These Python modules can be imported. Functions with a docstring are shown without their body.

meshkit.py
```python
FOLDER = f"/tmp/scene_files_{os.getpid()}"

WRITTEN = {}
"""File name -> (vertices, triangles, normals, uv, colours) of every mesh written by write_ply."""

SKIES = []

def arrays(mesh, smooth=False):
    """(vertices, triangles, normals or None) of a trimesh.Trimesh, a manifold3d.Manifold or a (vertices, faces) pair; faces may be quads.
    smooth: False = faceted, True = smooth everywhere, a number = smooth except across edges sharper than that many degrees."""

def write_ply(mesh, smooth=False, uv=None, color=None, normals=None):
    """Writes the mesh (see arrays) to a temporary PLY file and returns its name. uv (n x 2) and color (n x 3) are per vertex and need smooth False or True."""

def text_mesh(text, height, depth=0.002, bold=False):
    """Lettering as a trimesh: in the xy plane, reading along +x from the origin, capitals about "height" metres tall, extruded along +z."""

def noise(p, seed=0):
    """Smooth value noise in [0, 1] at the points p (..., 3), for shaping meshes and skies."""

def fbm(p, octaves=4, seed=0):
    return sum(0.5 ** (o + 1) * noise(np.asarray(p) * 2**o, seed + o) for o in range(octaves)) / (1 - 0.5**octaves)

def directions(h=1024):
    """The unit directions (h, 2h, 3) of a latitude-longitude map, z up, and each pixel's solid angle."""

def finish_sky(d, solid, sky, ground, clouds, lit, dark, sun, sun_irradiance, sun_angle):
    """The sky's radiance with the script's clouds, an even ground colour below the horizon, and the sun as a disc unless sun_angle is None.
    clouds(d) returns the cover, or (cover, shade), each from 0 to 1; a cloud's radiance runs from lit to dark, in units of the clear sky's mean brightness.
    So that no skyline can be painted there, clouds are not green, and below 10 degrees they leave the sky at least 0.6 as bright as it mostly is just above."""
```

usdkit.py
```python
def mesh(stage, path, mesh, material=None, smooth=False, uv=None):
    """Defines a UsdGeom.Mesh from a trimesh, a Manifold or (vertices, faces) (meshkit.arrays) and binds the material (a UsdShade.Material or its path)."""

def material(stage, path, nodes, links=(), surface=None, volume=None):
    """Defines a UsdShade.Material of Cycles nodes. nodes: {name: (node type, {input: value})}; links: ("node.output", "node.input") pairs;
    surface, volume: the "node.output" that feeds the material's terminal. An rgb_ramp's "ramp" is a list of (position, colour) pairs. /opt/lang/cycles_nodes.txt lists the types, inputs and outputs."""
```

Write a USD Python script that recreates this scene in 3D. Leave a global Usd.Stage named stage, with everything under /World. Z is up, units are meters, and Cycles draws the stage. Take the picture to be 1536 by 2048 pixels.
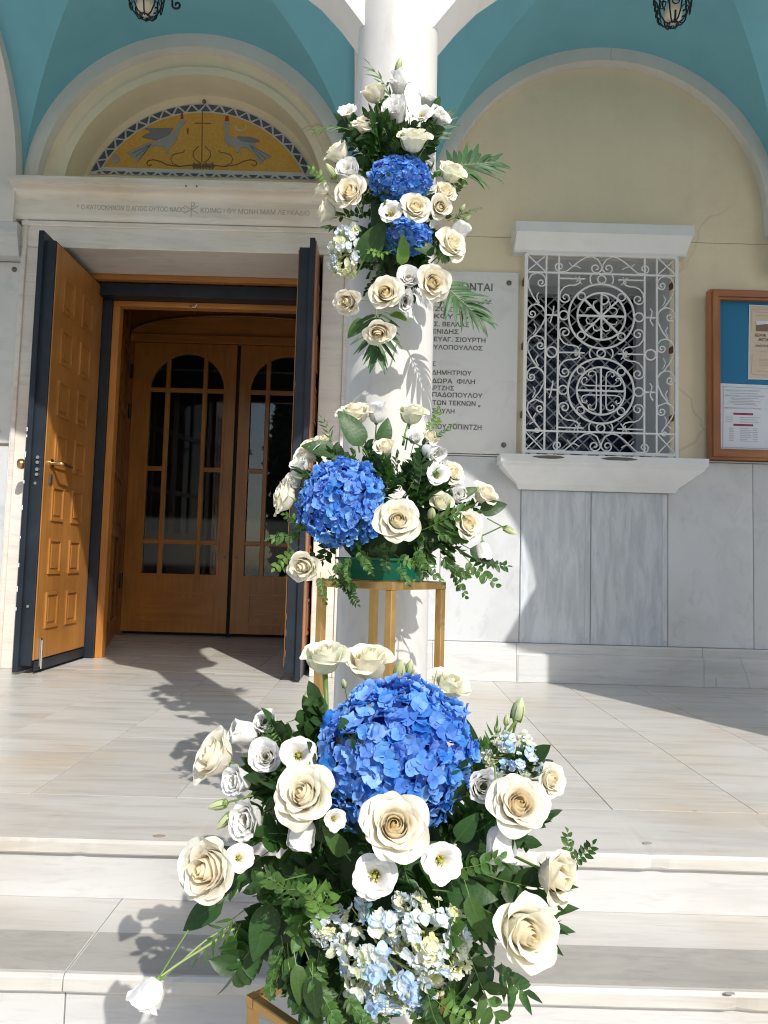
import math, random
import numpy as np, trimesh
import shapely
from shapely.geometry import Polygon, Point, box as sbox, LineString
from shapely.ops import unary_union
from pxr import Usd, UsdGeom, UsdLux, UsdShade, Gf, Sdf
import usdkit, meshkit

stage = Usd.Stage.CreateInMemory()
UsdGeom.SetStageUpAxis(stage, 'Z'); UsdGeom.SetStageMetersPerUnit(stage, 1.0)
UsdGeom.Xform.Define(stage, '/World'); UsdGeom.Scope.Define(stage, '/World/Looks')

# ---------------------------------------------------------------- camera, sky, sun, exposure
FPX, PITCH, ROLL = 1479.0, math.radians(4.0), math.radians(1.57)
EYE = np.array([0, 0, .585])
EXPOSURE = 0.26
SKY, SUN = 0.125, 0.92
SUN_AZ, SUN_EL = math.radians(26.6), math.radians(38.5)      # to the right of straight behind the camera

FWD = np.array([0, math.cos(PITCH), math.sin(PITCH)]); _u = np.array([0, -math.sin(PITCH), math.cos(PITCH)]); _r = np.array([1., 0, 0])
RIGHT = math.cos(ROLL) * _r + math.sin(ROLL) * _u
UP = -math.sin(ROLL) * _r + math.cos(ROLL) * _u
cam = UsdGeom.Camera.Define(stage, '/World/camera')
cam.CreateHorizontalApertureAttr(36.0); cam.CreateVerticalApertureAttr(48.0)
cam.CreateFocalLengthAttr(36.0 * FPX / 1536); cam.CreateClippingRangeAttr(Gf.Vec2f(.05, 1000))
cam.CreateExposureAttr(EXPOSURE)
m4 = Gf.Matrix4d(*RIGHT, 0, *UP, 0, *(-FWD), 0, *EYE, 1)
UsdGeom.Xformable(cam).AddTransformOp().Set(m4)

to_sun = np.array([math.sin(SUN_AZ) * math.cos(SUN_EL), -math.cos(SUN_AZ) * math.cos(SUN_EL), math.sin(SUN_EL)])
dome = UsdLux.DomeLight.Define(stage, '/World/sky'); dome.CreateIntensityAttr(1.0)
sky_m = usdkit.material(stage, '/World/Looks/sky_light', {
    's': ('sky_texture', {'sky_type': 'single_scattering', 'sun_disc': False, 'sun_elevation': SUN_EL, 'sun_rotation': math.atan2(to_sun[0], to_sun[1]), 'aerosol_density': 1.6}),
    'b': ('background_shader', {'strength': SKY})}, [('s.color', 'b.color')], surface='b.background')
UsdShade.MaterialBindingAPI.Apply(dome.GetPrim()).Bind(sky_m)
dome.GetPrim().SetCustomDataByKey('kind', 'structure')
sun = UsdLux.DistantLight.Define(stage, '/World/sun'); sun.CreateIntensityAttr(SUN); sun.CreateAngleAttr(.53)
sun.CreateNormalizeAttr(True); sun.CreateColorAttr(Gf.Vec3f(1.0, .955, .885))
zax = to_sun; xax = np.cross([0, 0, 1.], zax); xax /= np.linalg.norm(xax); yax = np.cross(zax, xax)
UsdGeom.Xformable(sun).AddTransformOp().Set(Gf.Matrix4d(*xax, 0, *yax, 0, *zax, 0, 0, 0, 20, 1))

# ---------------------------------------------------------------- points of the place
def ray(px, py): return FWD * FPX + RIGHT * (px - 768) + UP * (1024 - py)
def atY(px, py, Y): d = ray(px, py); return EYE + d * (Y - EYE[1]) / d[1]
def atZ(px, py, Z): d = ray(px, py); return EYE + d * (Z - EYE[2]) / d[2]

# ---------------------------------------------------------------- prim helpers
_used = {}
def numbered(parent, name):
    k = (str(parent), name); n = _used.get(k, 0); _used[k] = n + 1
    return f'{parent}/{name}' if n == 0 else f'{parent}/{name}_{n:03d}'
def setmeta(p, label=None, cat=None, group=None, kind=None):
    for k, v in (('label', label), ('category', cat), ('group', group), ('kind', kind)):
        if v: p.SetCustomDataByKey(k, v)
    return p
def path_of(parent): return '/World' if parent is None else (parent if isinstance(parent, str) else str(parent.GetPath()))
def obj(name, mesh, mat, parent=None, smooth=False, uv=None, label=None, cat=None, group=None, kind=None):
    p = usdkit.mesh(stage, numbered(path_of(parent), name), mesh, M[mat] if isinstance(mat, str) else mat, smooth=smooth, uv=uv).GetPrim()
    m = UsdGeom.Mesh(p); m.CreateDoubleSidedAttr(True)
    return setmeta(p, label, cat, group, kind)
def thing(name, label=None, cat=None, group=None, kind=None, mat4=None, parent=None):
    x = UsdGeom.Xform.Define(stage, numbered(path_of(parent), name))
    if mat4 is not None: x.AddTransformOp().Set(Gf.Matrix4d(*np.asarray(mat4, float).T.ravel()))
    return setmeta(x.GetPrim(), label, cat, group, kind)
def frame_from(f, roll, pos, s):
    """Matrix whose local z is the direction f, turned by roll about it, scaled by s (number or 3), at pos."""
    f = np.asarray(f, float); f = f / np.linalg.norm(f)
    a = np.array([0, 0, 1.]) if abs(f[2]) < .95 else np.array([0, 1., 0])
    x = np.cross(a, f); x /= np.linalg.norm(x); y = np.cross(f, x)
    c, si = math.cos(roll), math.sin(roll)
    X = c * x + si * y; Y = -si * x + c * y
    s = np.broadcast_to(np.asarray(s, float), 3)
    m = np.eye(4); m[:3, 0] = X * s[0]; m[:3, 1] = Y * s[1]; m[:3, 2] = f * s[2]; m[:3, 3] = pos
    return m
protos = {}
def proto(name):
    p = stage.CreateClassPrim(f'/World/Prototypes_{name}') if False else stage.CreateClassPrim(f'/{name}_kind')
    protos[name] = p; return str(p.GetPath())
def place(kind, name, mat4, label, cat, group=None, kindtag=None):
    x = UsdGeom.Xform.Define(stage, numbered('/World', name)); p = x.GetPrim()
    p.GetReferences().AddInternalReference(protos[kind].GetPath())
    x.AddTransformOp().Set(Gf.Matrix4d(*np.asarray(mat4, float).T.ravel()))
    p.SetInstanceable(True)
    return setmeta(p, label, cat, group, kindtag)

# ---------------------------------------------------------------- mesh helpers
def bx(x0, x1, y0, y1, z0, z1, b=0.0):
    if b <= 0:
        m = trimesh.creation.box([x1 - x0, y1 - y0, z1 - z0]); m.apply_translation([(x0 + x1) / 2, (y0 + y1) / 2, (z0 + z1) / 2]); return m
    pts = []
    for x, sx in ((x0, 1), (x1, -1)):
        for y, sy in ((y0, 1), (y1, -1)):
            for z, sz in ((z0, 1), (z1, -1)):
                pts += [(x + sx * b, y + sy * b, z), (x + sx * b, y, z + sz * b), (x, y + sy * b, z + sz * b)]
    return trimesh.convex.convex_hull(np.array(pts))
def cat_(ms): return trimesh.util.concatenate(list(ms))
def extr(poly, h):
    gs = getattr(poly, 'geoms', [poly])
    return cat_(trimesh.creation.extrude_polygon(g, h, engine='earcut') for g in gs if g.area > 1e-9)
def xz(poly, y0, y1):
    """Polygon given in x,z; solid between y0 and y1."""
    m = extr(poly, y1 - y0); v = m.vertices.copy(); m.vertices = np.c_[v[:, 0], y0 + v[:, 2], v[:, 1]]; m.invert(); return m
def yz(poly, x0, x1):
    m = extr(poly, x1 - x0); v = m.vertices.copy(); m.vertices = np.c_[x0 + v[:, 2], v[:, 0], v[:, 1]]; return m
def xy(poly, z0, z1):
    m = extr(poly, z1 - z0); m.apply_translation([0, 0, z0]); return m
def arc(cx, cz, R, a0=0, a1=180, n=48):
    t = np.radians(np.linspace(a0, a1, n)); return list(zip(cx + R * np.cos(t), cz + R * np.sin(t)))
def tube(pts, r, k=6, cap=True):
    pts = np.asarray(pts, float); n = len(pts); r = np.broadcast_to(np.asarray(r, float), n)
    t = np.gradient(pts, axis=0); t /= np.maximum(np.linalg.norm(t, axis=1, keepdims=True), 1e-12)
    a = np.array([0.31, 0.17, .93]) if abs(t[0] @ np.array([0.31, .17, .93])) < .9 else np.array([1., 0, 0])
    N = np.zeros_like(pts); nn = np.cross(t[0], a); nn /= np.linalg.norm(nn)
    for i in range(n):
        nn = nn - t[i] * (nn @ t[i]); nn /= np.linalg.norm(nn); N[i] = nn
    B = np.cross(t, N); th = np.linspace(0, 2 * np.pi, k, endpoint=False)
    V = (pts[:, None] + r[:, None, None] * (np.cos(th)[None, :, None] * N[:, None] + np.sin(th)[None, :, None] * B[:, None])).reshape(-1, 3)
    F = []
    for i in range(n - 1):
        for j in range(k):
            a_, b_, c_, d_ = i * k + j, i * k + (j + 1) % k, (i + 1) * k + (j + 1) % k, (i + 1) * k + j
            F += [(a_, b_, c_), (a_, c_, d_)]
    if cap:
        for j in range(1, k - 1): F += [(0, j + 1, j), ((n - 1) * k, (n - 1) * k + j, (n - 1) * k + j + 1)]
    return trimesh.Trimesh(V, np.array(F), process=False)
def lathe(prof, n=40):
    return trimesh.creation.revolve(np.asarray(prof, float), sections=n)
def sweep_x(prof, x0, x1):
    """profile of (y,z) points, closed, along x."""
    return yz(Polygon(prof), x0, x1)
# ---------------------------------------------------------------- materials
M = {}
def mat(name, nodes, links, surface='p.BSDF'):
    M[name] = usdkit.material(stage, '/World/Looks/' + name, nodes, links, surface=surface); return M[name]
def plain(name, col, rough=.5, metal=0.0, spec=.5, bump=None, var=0.0, **kw):
    nodes = {'p': ('principled_bsdf', {'base_color': col, 'roughness': rough, 'metallic': metal, 'specular_ior_level': spec, **kw})}
    links = []
    if var or bump:
        nodes['g'] = ('texture_coordinate', {})
    if var:
        nodes['n'] = ('noise_texture', {'scale': 7.0, 'detail': 5.0, 'roughness': .6})
        nodes['r'] = ('rgb_ramp', {'ramp': [(.3, tuple(c * (1 - var) for c in col)), (.7, tuple(min(1, c * (1 + var)) for c in col))]})
        links += [('g.object', 'n.vector'), ('n.fac', 'r.fac'), ('r.color', 'p.base_color')]
    if bump:
        sc, st, di = bump
        nodes['bn'] = ('noise_texture', {'scale': sc, 'detail': 6.0, 'roughness': .6})
        nodes['bu'] = ('bump', {'strength': st, 'distance': di})
        links += [('g.object', 'bn.vector'), ('bn.fac', 'bu.height'), ('bu.normal', 'p.normal')]
    return mat(name, nodes, links)

def marble(name, base, vein, stain=None, scale=(1, 6, 6), rot=(0, 0, 0), rough=.35, vs=2.2, veinpos=(.40, .52, .62), bump=.15, grit=0.0, warm=0.0):
    """Veined stone: noise drawn out along one axis, thin dark veins, a warm or grey stain in patches."""
    nodes = {
        'g': ('geometry', {}), 'oi': ('object_info', {}),
        'off': ('vector_math', {'math_type': 'multiply_add', 'vector2': (7.3, 3.1, 5.7)}),
        'cmb': ('combine_xyz', {}),
        'm': ('mapping', {'rotation': rot, 'scale': scale}),
        'n1': ('noise_texture', {'scale': vs, 'detail': 7.0, 'roughness': .62, 'distortion': .6}),
        'n2': ('noise_texture', {'scale': vs * 3.1, 'detail': 6.0, 'roughness': .6, 'distortion': 1.2}),
        'n3': ('noise_texture', {'scale': 1.7, 'detail': 3.0}),
        'n4': ('noise_texture', {'scale': 60.0, 'detail': 4.0}),
        'r1': ('rgb_ramp', {'ramp': [(0, vein), (veinpos[0], tuple(.35 * v + .65 * b for v, b in zip(vein, base))), (veinpos[1], base), (veinpos[2], base), (1, tuple(min(1, b * 1.06) for b in base))]}),
        'r2': ('rgb_ramp', {'ramp': [(0, (.78, .79, .80)), (.36, (.9, .9, .9)), (.47, (1, 1, 1)), (1, (1, 1, 1))]}),
        'mu': ('mix', {'mix_type': 'multiply', 'fac': .85}),
        'r3': ('rgb_ramp', {'ramp': [(.5, (0, 0, 0)), (.72, (1, 1, 1))]}),
        'mx': ('mix', {'mix_type': 'multiply', 'color2': stain or (1, 1, 1)}),
        'hv': ('map_range', {'from_min': 0., 'from_max': 1., 'to_min': .93, 'to_max': 1.05}),
        'hs': ('hsv', {}),
        'rr': ('map_range', {'from_min': .3, 'from_max': .7, 'to_min': rough - .07, 'to_max': rough + .1}),
        'bu': ('bump', {'strength': bump, 'distance': .0012}),
        'p': ('principled_bsdf', {'roughness': rough}),
    }
    links = [('oi.random', 'cmb.x'), ('oi.random', 'cmb.y'), ('oi.random', 'cmb.z'),
             ('cmb.vector', 'off.vector1'), ('g.position', 'off.vector3'), ('off.vector', 'm.vector'),
             ('m.vector', 'n1.vector'), ('m.vector', 'n2.vector'), ('g.position', 'n3.vector'), ('g.position', 'n4.vector'),
             ('n1.fac', 'r1.fac'), ('n2.fac', 'r2.fac'), ('r1.color', 'mu.color1'), ('r2.color', 'mu.color2'),
             ('n3.fac', 'r3.fac'), ('r3.color', 'mx.fac'), ('mu.color', 'mx.color1'),
             ('oi.random', 'hv.value'), ('hv.result', 'hs.value'), ('mx.color', 'hs.color'), ('hs.color', 'p.base_color'),
             ('n1.fac', 'rr.value'), ('rr.result', 'p.roughness'), ('n4.fac', 'bu.height'), ('bu.normal', 'p.normal')]
    return mat(name, nodes, links)

marble('marble_floor', (.59, .57, .53), (.45, .435, .40), stain=(.94, .85, .74), scale=(.9, 9, 9), rough=.33, vs=1.9)
marble('marble_step', (.56, .545, .51), (.40, .39, .365), stain=(.88, .80, .71), scale=(1.1, 9, 12), rough=.42, vs=1.7)
marble('marble_tread_worn', (.41, .395, .36), (.28, .27, .25), stain=(.88, .84, .78), scale=(1.5, 6, 6), rough=.6, vs=3, bump=.6)
marble('marble_riser', (.545, .545, .54), (.43, .43, .43), stain=(.90, .85, .78), scale=(1.2, 5, 10), rough=.42, vs=2.4)
marble('marble_dado', (.56, .595, .63), (.31, .345, .39), stain=(.93, .91, .88), scale=(8, 2, 1.3), rot=(0, .75, 0), rough=.42, vs=2.8, veinpos=(.44, .58, .70))
marble('marble_dado_plain', (.58, .60, .615), (.46, .475, .495), stain=(.93, .89, .84), scale=(2.2, 2, 1.5), rot=(0, .35, 0), rough=.42, vs=1.8)
marble('marble_base', (.60, .605, .60), (.46, .465, .46), stain=(.93, .87, .80), scale=(1.2, 5, 9), rough=.38, vs=1.8)
marble('marble_surround', (.76, .72, .66), (.53, .51, .48), stain=(.93, .87, .78), scale=(.9, 3, 8), rough=.42, vs=1.7)
marble('marble_plaque', (.68, .68, .66), (.58, .58, .57), stain=(.95, .94, .92), scale=(1.5, 2, 2), rough=.4, vs=1.2)
marble('marble_column', (.64, .632, .605), (.53, .525, .505), stain=(.96, .94, .9), scale=(2, 2, .8), rough=.42, vs=1.6, bump=.3)
plain('mortar', (.13, .12, .105), .95)

def plaster(name, col, dirt, rough=.85, bs=.35, sc=55, lines=0.0, crack=.55, big=.5):
    nodes = {'g': ('geometry', {}), 'n': ('noise_texture', {'scale': 1.3, 'detail': 9.0, 'roughness': .68}),
             'n2': ('noise_texture', {'scale': sc, 'detail': 8.0, 'roughness': .65}), 'n5': ('noise_texture', {'scale': 9., 'detail': 4.0}),
             'mp': ('mapping', {'scale': (3.0, 3.0, 14.0)}), 'n3': ('noise_texture', {'scale': 4.0, 'detail': 5.0, 'roughness': .6}),
             'md': ('mapping', {'scale': (9.0, 9.0, .7)}), 'n4': ('noise_texture', {'scale': 1.0, 'detail': 6.0, 'roughness': .6}),
             'r': ('rgb_ramp', {'ramp': [(.26, dirt), (.5, col), (.8, tuple(min(1, c * 1.06) for c in col))]}),
             'r4': ('rgb_ramp', {'ramp': [(.30, (.93, .92, .90)), (.52, (1, 1, 1))]}), 'm4': ('mix', {'mix_type': 'multiply', 'fac': .4}),
             'ds': ('noise_texture', {'scale': 3.0, 'detail': 6.0}), 'dm': ('mix', {'mix_type': 'mix', 'fac': .22}),
             'v': ('voronoi_texture', {'feature': 'distance_to_edge', 'scale': 1.15}), 'vr': ('rgb_ramp', {'ramp': [(0, (.55, .52, .47)), (.0035, (.72, .70, .66)), (.006, (1, 1, 1))]}),
             'mk': ('noise_texture', {'scale': .9, 'detail': 2.}), 'mr': ('rgb_ramp', {'ramp': [(.5, (0, 0, 0)), (.6, (crack, crack, crack))]}), 'mc': ('mix', {'mix_type': 'multiply'}),
             'mf': ('math', {'math_type': 'multiply_add', 'value2': lines}), 'mb': ('math', {'math_type': 'multiply_add', 'value2': big}),
             'b': ('bump', {'strength': bs, 'distance': .004}), 'p': ('principled_bsdf', {'roughness': rough, 'specular_ior_level': .25})}
    mat(name, nodes, [('g.position', 'n.vector'), ('g.position', 'n2.vector'), ('g.position', 'n5.vector'), ('g.position', 'mp.vector'), ('mp.vector', 'n3.vector'), ('g.position', 'md.vector'), ('md.vector', 'n4.vector'),
                      ('n.fac', 'r.fac'), ('r.color', 'm4.color1'), ('n4.fac', 'r4.fac'), ('r4.color', 'm4.color2'),
                      ('g.position', 'ds.vector'), ('g.position', 'dm.color1'), ('ds.color', 'dm.color2'), ('dm.color', 'v.vector'), ('v.distance', 'vr.fac'), ('g.position', 'mk.vector'), ('mk.fac', 'mr.fac'), ('mr.color', 'mc.fac'),
                      ('m4.color', 'mc.color1'), ('vr.color', 'mc.color2'), ('mc.color', 'p.base_color'),
                      ('n3.fac', 'mf.value1'), ('n2.fac', 'mf.value3'), ('n5.fac', 'mb.value1'), ('mf.value', 'mb.value3'), ('mb.value', 'b.height'), ('b.normal', 'p.normal')])
plaster('plaster_yellow', (.82, .715, .52), (.73, .63, .455), bs=.45, lines=.8)
plaster('plaster_cream', (.84, .74, .54), (.74, .645, .46), bs=.55, sc=30)
plaster('plaster_white', (.72, .70, .66), (.60, .59, .56), bs=.15, crack=0.)
plaster('paint_window_white', (.76, .77, .77), (.64, .65, .64), bs=.1, rough=.6, crack=0.)
plaster('paint_blue', (.20, .49, .59), (.17, .43, .525), bs=.10, sc=30, crack=0.)
plaster('plaza_paving', (.42, .40, .36), (.36, .34, .31), bs=.3)

def wood(name, a, b, rough=.38, axis=2, coat=.25):
    s = [22., 22., 22.]; s[axis] = 1.6
    nodes = {'g': ('geometry', {}), 'oi': ('object_info', {}), 'm': ('mapping', {'scale': tuple(s)}),
             'n': ('noise_texture', {'scale': 1.5, 'detail': 7.0, 'roughness': .6, 'distortion': .8}),
             'n2': ('noise_texture', {'scale': 2.0, 'detail': 3.0}),
             'r': ('rgb_ramp', {'ramp': [(.28, a), (.5, tuple((x + y) / 2 for x, y in zip(a, b))), (.72, b)]}),
             'r2': ('rgb_ramp', {'ramp': [(.3, (.70, .66, .62)), (.7, (1.12, 1.10, 1.06))]}),
             'mu': ('mix', {'mix_type': 'multiply', 'fac': 1.0}),
             'b': ('bump', {'strength': .12, 'distance': .002}),
             'p': ('principled_bsdf', {'roughness': rough, 'coat_weight': coat, 'coat_roughness': .2})}
    mat(name, nodes, [('g.position', 'm.vector'), ('m.vector', 'n.vector'), ('g.position', 'n2.vector'), ('n.fac', 'r.fac'), ('n2.fac', 'r2.fac'),
                      ('r.color', 'mu.color1'), ('r2.color', 'mu.color2'), ('mu.color', 'p.base_color'), ('n.fac', 'b.height'), ('b.normal', 'p.normal')])
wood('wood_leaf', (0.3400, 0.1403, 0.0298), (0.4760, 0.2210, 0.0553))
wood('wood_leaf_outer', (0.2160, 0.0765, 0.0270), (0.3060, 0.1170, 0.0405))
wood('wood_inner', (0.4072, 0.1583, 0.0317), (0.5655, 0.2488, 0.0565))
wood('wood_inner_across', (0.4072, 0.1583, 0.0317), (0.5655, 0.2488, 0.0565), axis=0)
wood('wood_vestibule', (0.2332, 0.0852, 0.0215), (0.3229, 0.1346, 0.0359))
wood('wood_board', (.30, .105, .035), (.42, .17, .06))
wood('wood_board_across', (.30, .105, .035), (.42, .17, .06), axis=0)
plain('steel_navy', (.013, .019, .029), .42, 0, .4, var=.3, bump=(40, .2, .001))
plain('steel_bright', (.55, .54, .52), .3, 1.0)
plain('brass', (.50, .34, .17), .3, 1.0)
plain('rubber_black', (.012, .012, .012), .6)
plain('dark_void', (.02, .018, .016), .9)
plain('iron_black', (.012, .017, .022), .45, 0.3)
plain('opal_bulb', (.78, .70, .55), .25, 0, .5)
plain('white_iron', (.78, .78, .77), .45, var=.04, bump=(60, .3, .001))
plain('white_iron_rusty', (.70, .66, .62), .55, var=.10, bump=(40, .5, .002))
plain('lattice_grey', (.40, .42, .45), .5)
plain('rust', (.23, .10, .05), .8, var=.3)
plain('board_blue', (.012, .17, .33), .75)
plain('paper_white', (.68, .71, .78), .7)
plain('paper_cream', (.62, .52, .40), .7, var=.05)
plain('print_dark', (.07, .06, .07), .7)
plain('print_grey', (.36, .38, .43), .7)
plain('print_red', (.30, .035, .07), .7)
plain('print_brown', (.22, .13, .09), .7)
plain('print_pink', (.50, .34, .27), .7)
plain('letter_dark', (.14, .135, .125), .7)
plain('letter_faint', (.40, .375, .33), .8)
plain('green_plastic', (.004, .11, .065), .25, 0, .5)
plain('floral_foam', (.025, .06, .02), .95, bump=(80, .8, .004))
mat('mosaic_gold', {'g': ('geometry', {}), 'v': ('voronoi_texture', {'scale': 115., 'randomness': .8}), 'e': ('voronoi_texture', {'scale': 115., 'randomness': .8, 'feature': 'distance_to_edge'}), 's': ('separate_color', {}),
    'r': ('rgb_ramp', {'ramp': [(0, (.62, .325, .05)), (.5, (.66, .355, .06)), (1, (.70, .385, .07))]}), 'er': ('rgb_ramp', {'ramp': [(0, (.88, .84, .76)), (.03, (1, 1, 1))]}), 'mu': ('mix', {'mix_type': 'multiply', 'fac': 1.}),
    'b': ('bump', {'strength': .5, 'distance': .003}), 'p': ('principled_bsdf', {'roughness': .4})},
    [('g.position', 'v.vector'), ('g.position', 'e.vector'), ('v.color', 's.color'), ('s.r', 'r.fac'), ('e.distance', 'er.fac'), ('r.color', 'mu.color1'), ('er.color', 'mu.color2'), ('mu.color', 'p.base_color'), ('s.g', 'b.height'), ('b.normal', 'p.normal')])
plain('mosaic_slate', (.085, .10, .13), .4, var=.3)
plain('mosaic_white', (.58, .57, .53), .5, var=.06)
plain('mosaic_grey', (.33, .325, .31), .45, var=.15, bump=(150, .3, .002))
plain('mosaic_grey_dark', (.20, .20, .20), .45, var=.2)
plain('mosaic_brown', (.16, .10, .04), .5, var=.2)
plain('mosaic_red', (.30, .06, .03), .5)
plain('bolt_bronze', (.16, .15, .13), .4, .7)
plain('bark', (.09, .065, .045), .9, bump=(20, .8, .02))
plain('curtain_blue', (.012, .03, .085), .8)

def gold(name):
    mat(name, {'g': ('geometry', {}), 'n': ('noise_texture', {'scale': 30., 'detail': 5.}), 'r': ('rgb_ramp', {'ramp': [(.3, (.50, .30, .10)), (.7, (.62, .39, .15))]}),
               'n2': ('noise_texture', {'scale': 9., 'detail': 6.}), 'rr': ('map_range', {'from_min': .3, 'from_max': .7, 'to_min': .3, 'to_max': .5}),
               'p': ('principled_bsdf', {'metallic': .8, 'specular_ior_level': .5})},
        [('g.position', 'n.vector'), ('g.position', 'n2.vector'), ('n.fac', 'r.fac'), ('r.color', 'p.base_color'), ('n2.fac', 'rr.value'), ('rr.result', 'p.roughness')])
gold('gold_paint')
mat('pane_dim', {'f': ('fresnel', {'IOR': 1.22}), 't': ('transparent_bsdf', {'color': (.8, .85, .9)}), 'g': ('glossy_bsdf', {'color': (1, 1, 1), 'roughness': .05}), 'm': ('mix_closure', {})},
    [('f.fac', 'm.fac'), ('t.BSDF', 'm.closure1'), ('g.BSDF', 'm.closure2')], surface='m.closure')
mat('window_glass', {'f': ('fresnel', {'IOR': 1.55}), 't': ('transparent_bsdf', {'color': (.75, .8, .82)}), 'g': ('glossy_bsdf', {'color': (1, 1, 1), 'roughness': .015}), 'm': ('mix_closure', {})},
    [('f.fac', 'm.fac'), ('t.BSDF', 'm.closure1'), ('g.BSDF', 'm.closure2')], surface='m.closure')

def petal(name, stops, trans=(.9, .87, .75), tw=.27, rough=.5, hue=.012, val=.08, sat=.15):
    """stops: ramp over the petal's place in the bloom (st.x: 0 heart - 1 outside); st.y runs from claw (0) to rim (1)."""
    nodes = {'uv': ('uvmap', {'attribute': 'st'}), 'sx': ('separate_xyz', {}), 'oi': ('object_info', {}),
             'r': ('rgb_ramp', {'ramp': stops}),
             'g': ('texture_coordinate', {}), 'n': ('noise_texture', {'scale': 9., 'detail': 4.}),
             'vv': ('map_range', {'from_min': 0., 'from_max': 1., 'to_min': 1 - val, 'to_max': 1 + val * .4}),
             'nv': ('map_range', {'from_min': .3, 'from_max': .7, 'to_min': .95, 'to_max': 1.03}),
             'mm': ('math', {'math_type': 'multiply'}),
             'ss': ('map_range', {'from_min': 0., 'from_max': 1., 'to_min': 1 + sat, 'to_max': 1 - sat}),
             'hh': ('map_range', {'from_min': 0., 'from_max': 1., 'to_min': .5 - hue, 'to_max': .5 + hue}),
             'h': ('hsv', {}), 'vm': ('mapping', {'scale': (1, 40, 2.5)}), 'nb': ('noise_texture', {'scale': 3., 'detail': 3.}), 'bu': ('bump', {'strength': .12, 'distance': .02}),
             'p': ('principled_bsdf', {'roughness': rough, 'specular_ior_level': .3, 'sheen_weight': .15, 'sheen_roughness': .4}),
             't': ('translucent_bsdf', {'color': trans}), 'tm': ('mix', {'mix_type': 'multiply', 'fac': 1., 'color2': trans}), 'm': ('mix_closure', {'fac': tw})}
    links = [('uv.UV', 'sx.vector'), ('sx.x', 'r.fac'), ('g.object', 'n.vector'), ('oi.random', 'vv.value'), ('oi.random', 'ss.value'), ('oi.random', 'hh.value'),
             ('n.fac', 'nv.value'), ('vv.result', 'mm.value1'), ('nv.result', 'mm.value2'), ('mm.value', 'h.value'), ('ss.result', 'h.saturation'), ('hh.result', 'h.hue'),
             ('r.color', 'h.color'), ('h.color', 'p.base_color'), ('h.color', 'tm.color1'), ('tm.color', 't.color'),
             ('g.object', 'vm.vector'), ('vm.vector', 'nb.vector'), ('nb.fac', 'bu.height'), ('bu.normal', 'p.normal'),
             ('p.BSDF', 'm.closure1'), ('t.BSDF', 'm.closure2')]
    mat(name, nodes, links, surface='m.closure')
petal('petal_cream', [(0, (.97, .88, .60)), (.16, (.97, .905, .70)), (.4, (.96, .91, .76)), (.7, (.945, .91, .78)), (1, (.935, .91, .775))], trans=(1., .98, .92))
petal('petal_peach', [(0, (.96, .84, .55)), (.2, (.96, .87, .64)), (.5, (.955, .895, .74)), (.8, (.94, .91, .80)), (1, (.925, .91, .815))], trans=(1., .97, .90))
petal('petal_green_cream', [(0, (.88, .85, .64)), (.3, (.90, .89, .74)), (.7, (.90, .90, .78)), (1, (.86, .88, .70))], trans=(1., 1., .9))
petal('petal_white', [(0, (.80, .80, .62)), (.25, (.86, .85, .80)), (.6, (.91, .91, .90)), (1, (.91, .91, .90))], trans=(1., 1., .98), hue=.0, sat=.3)
petal('petal_bud_green', [(0, (.55, .64, .30)), (.5, (.66, .72, .42)), (1, (.72, .76, .50))], trans=(.8, .9, .5))
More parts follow.
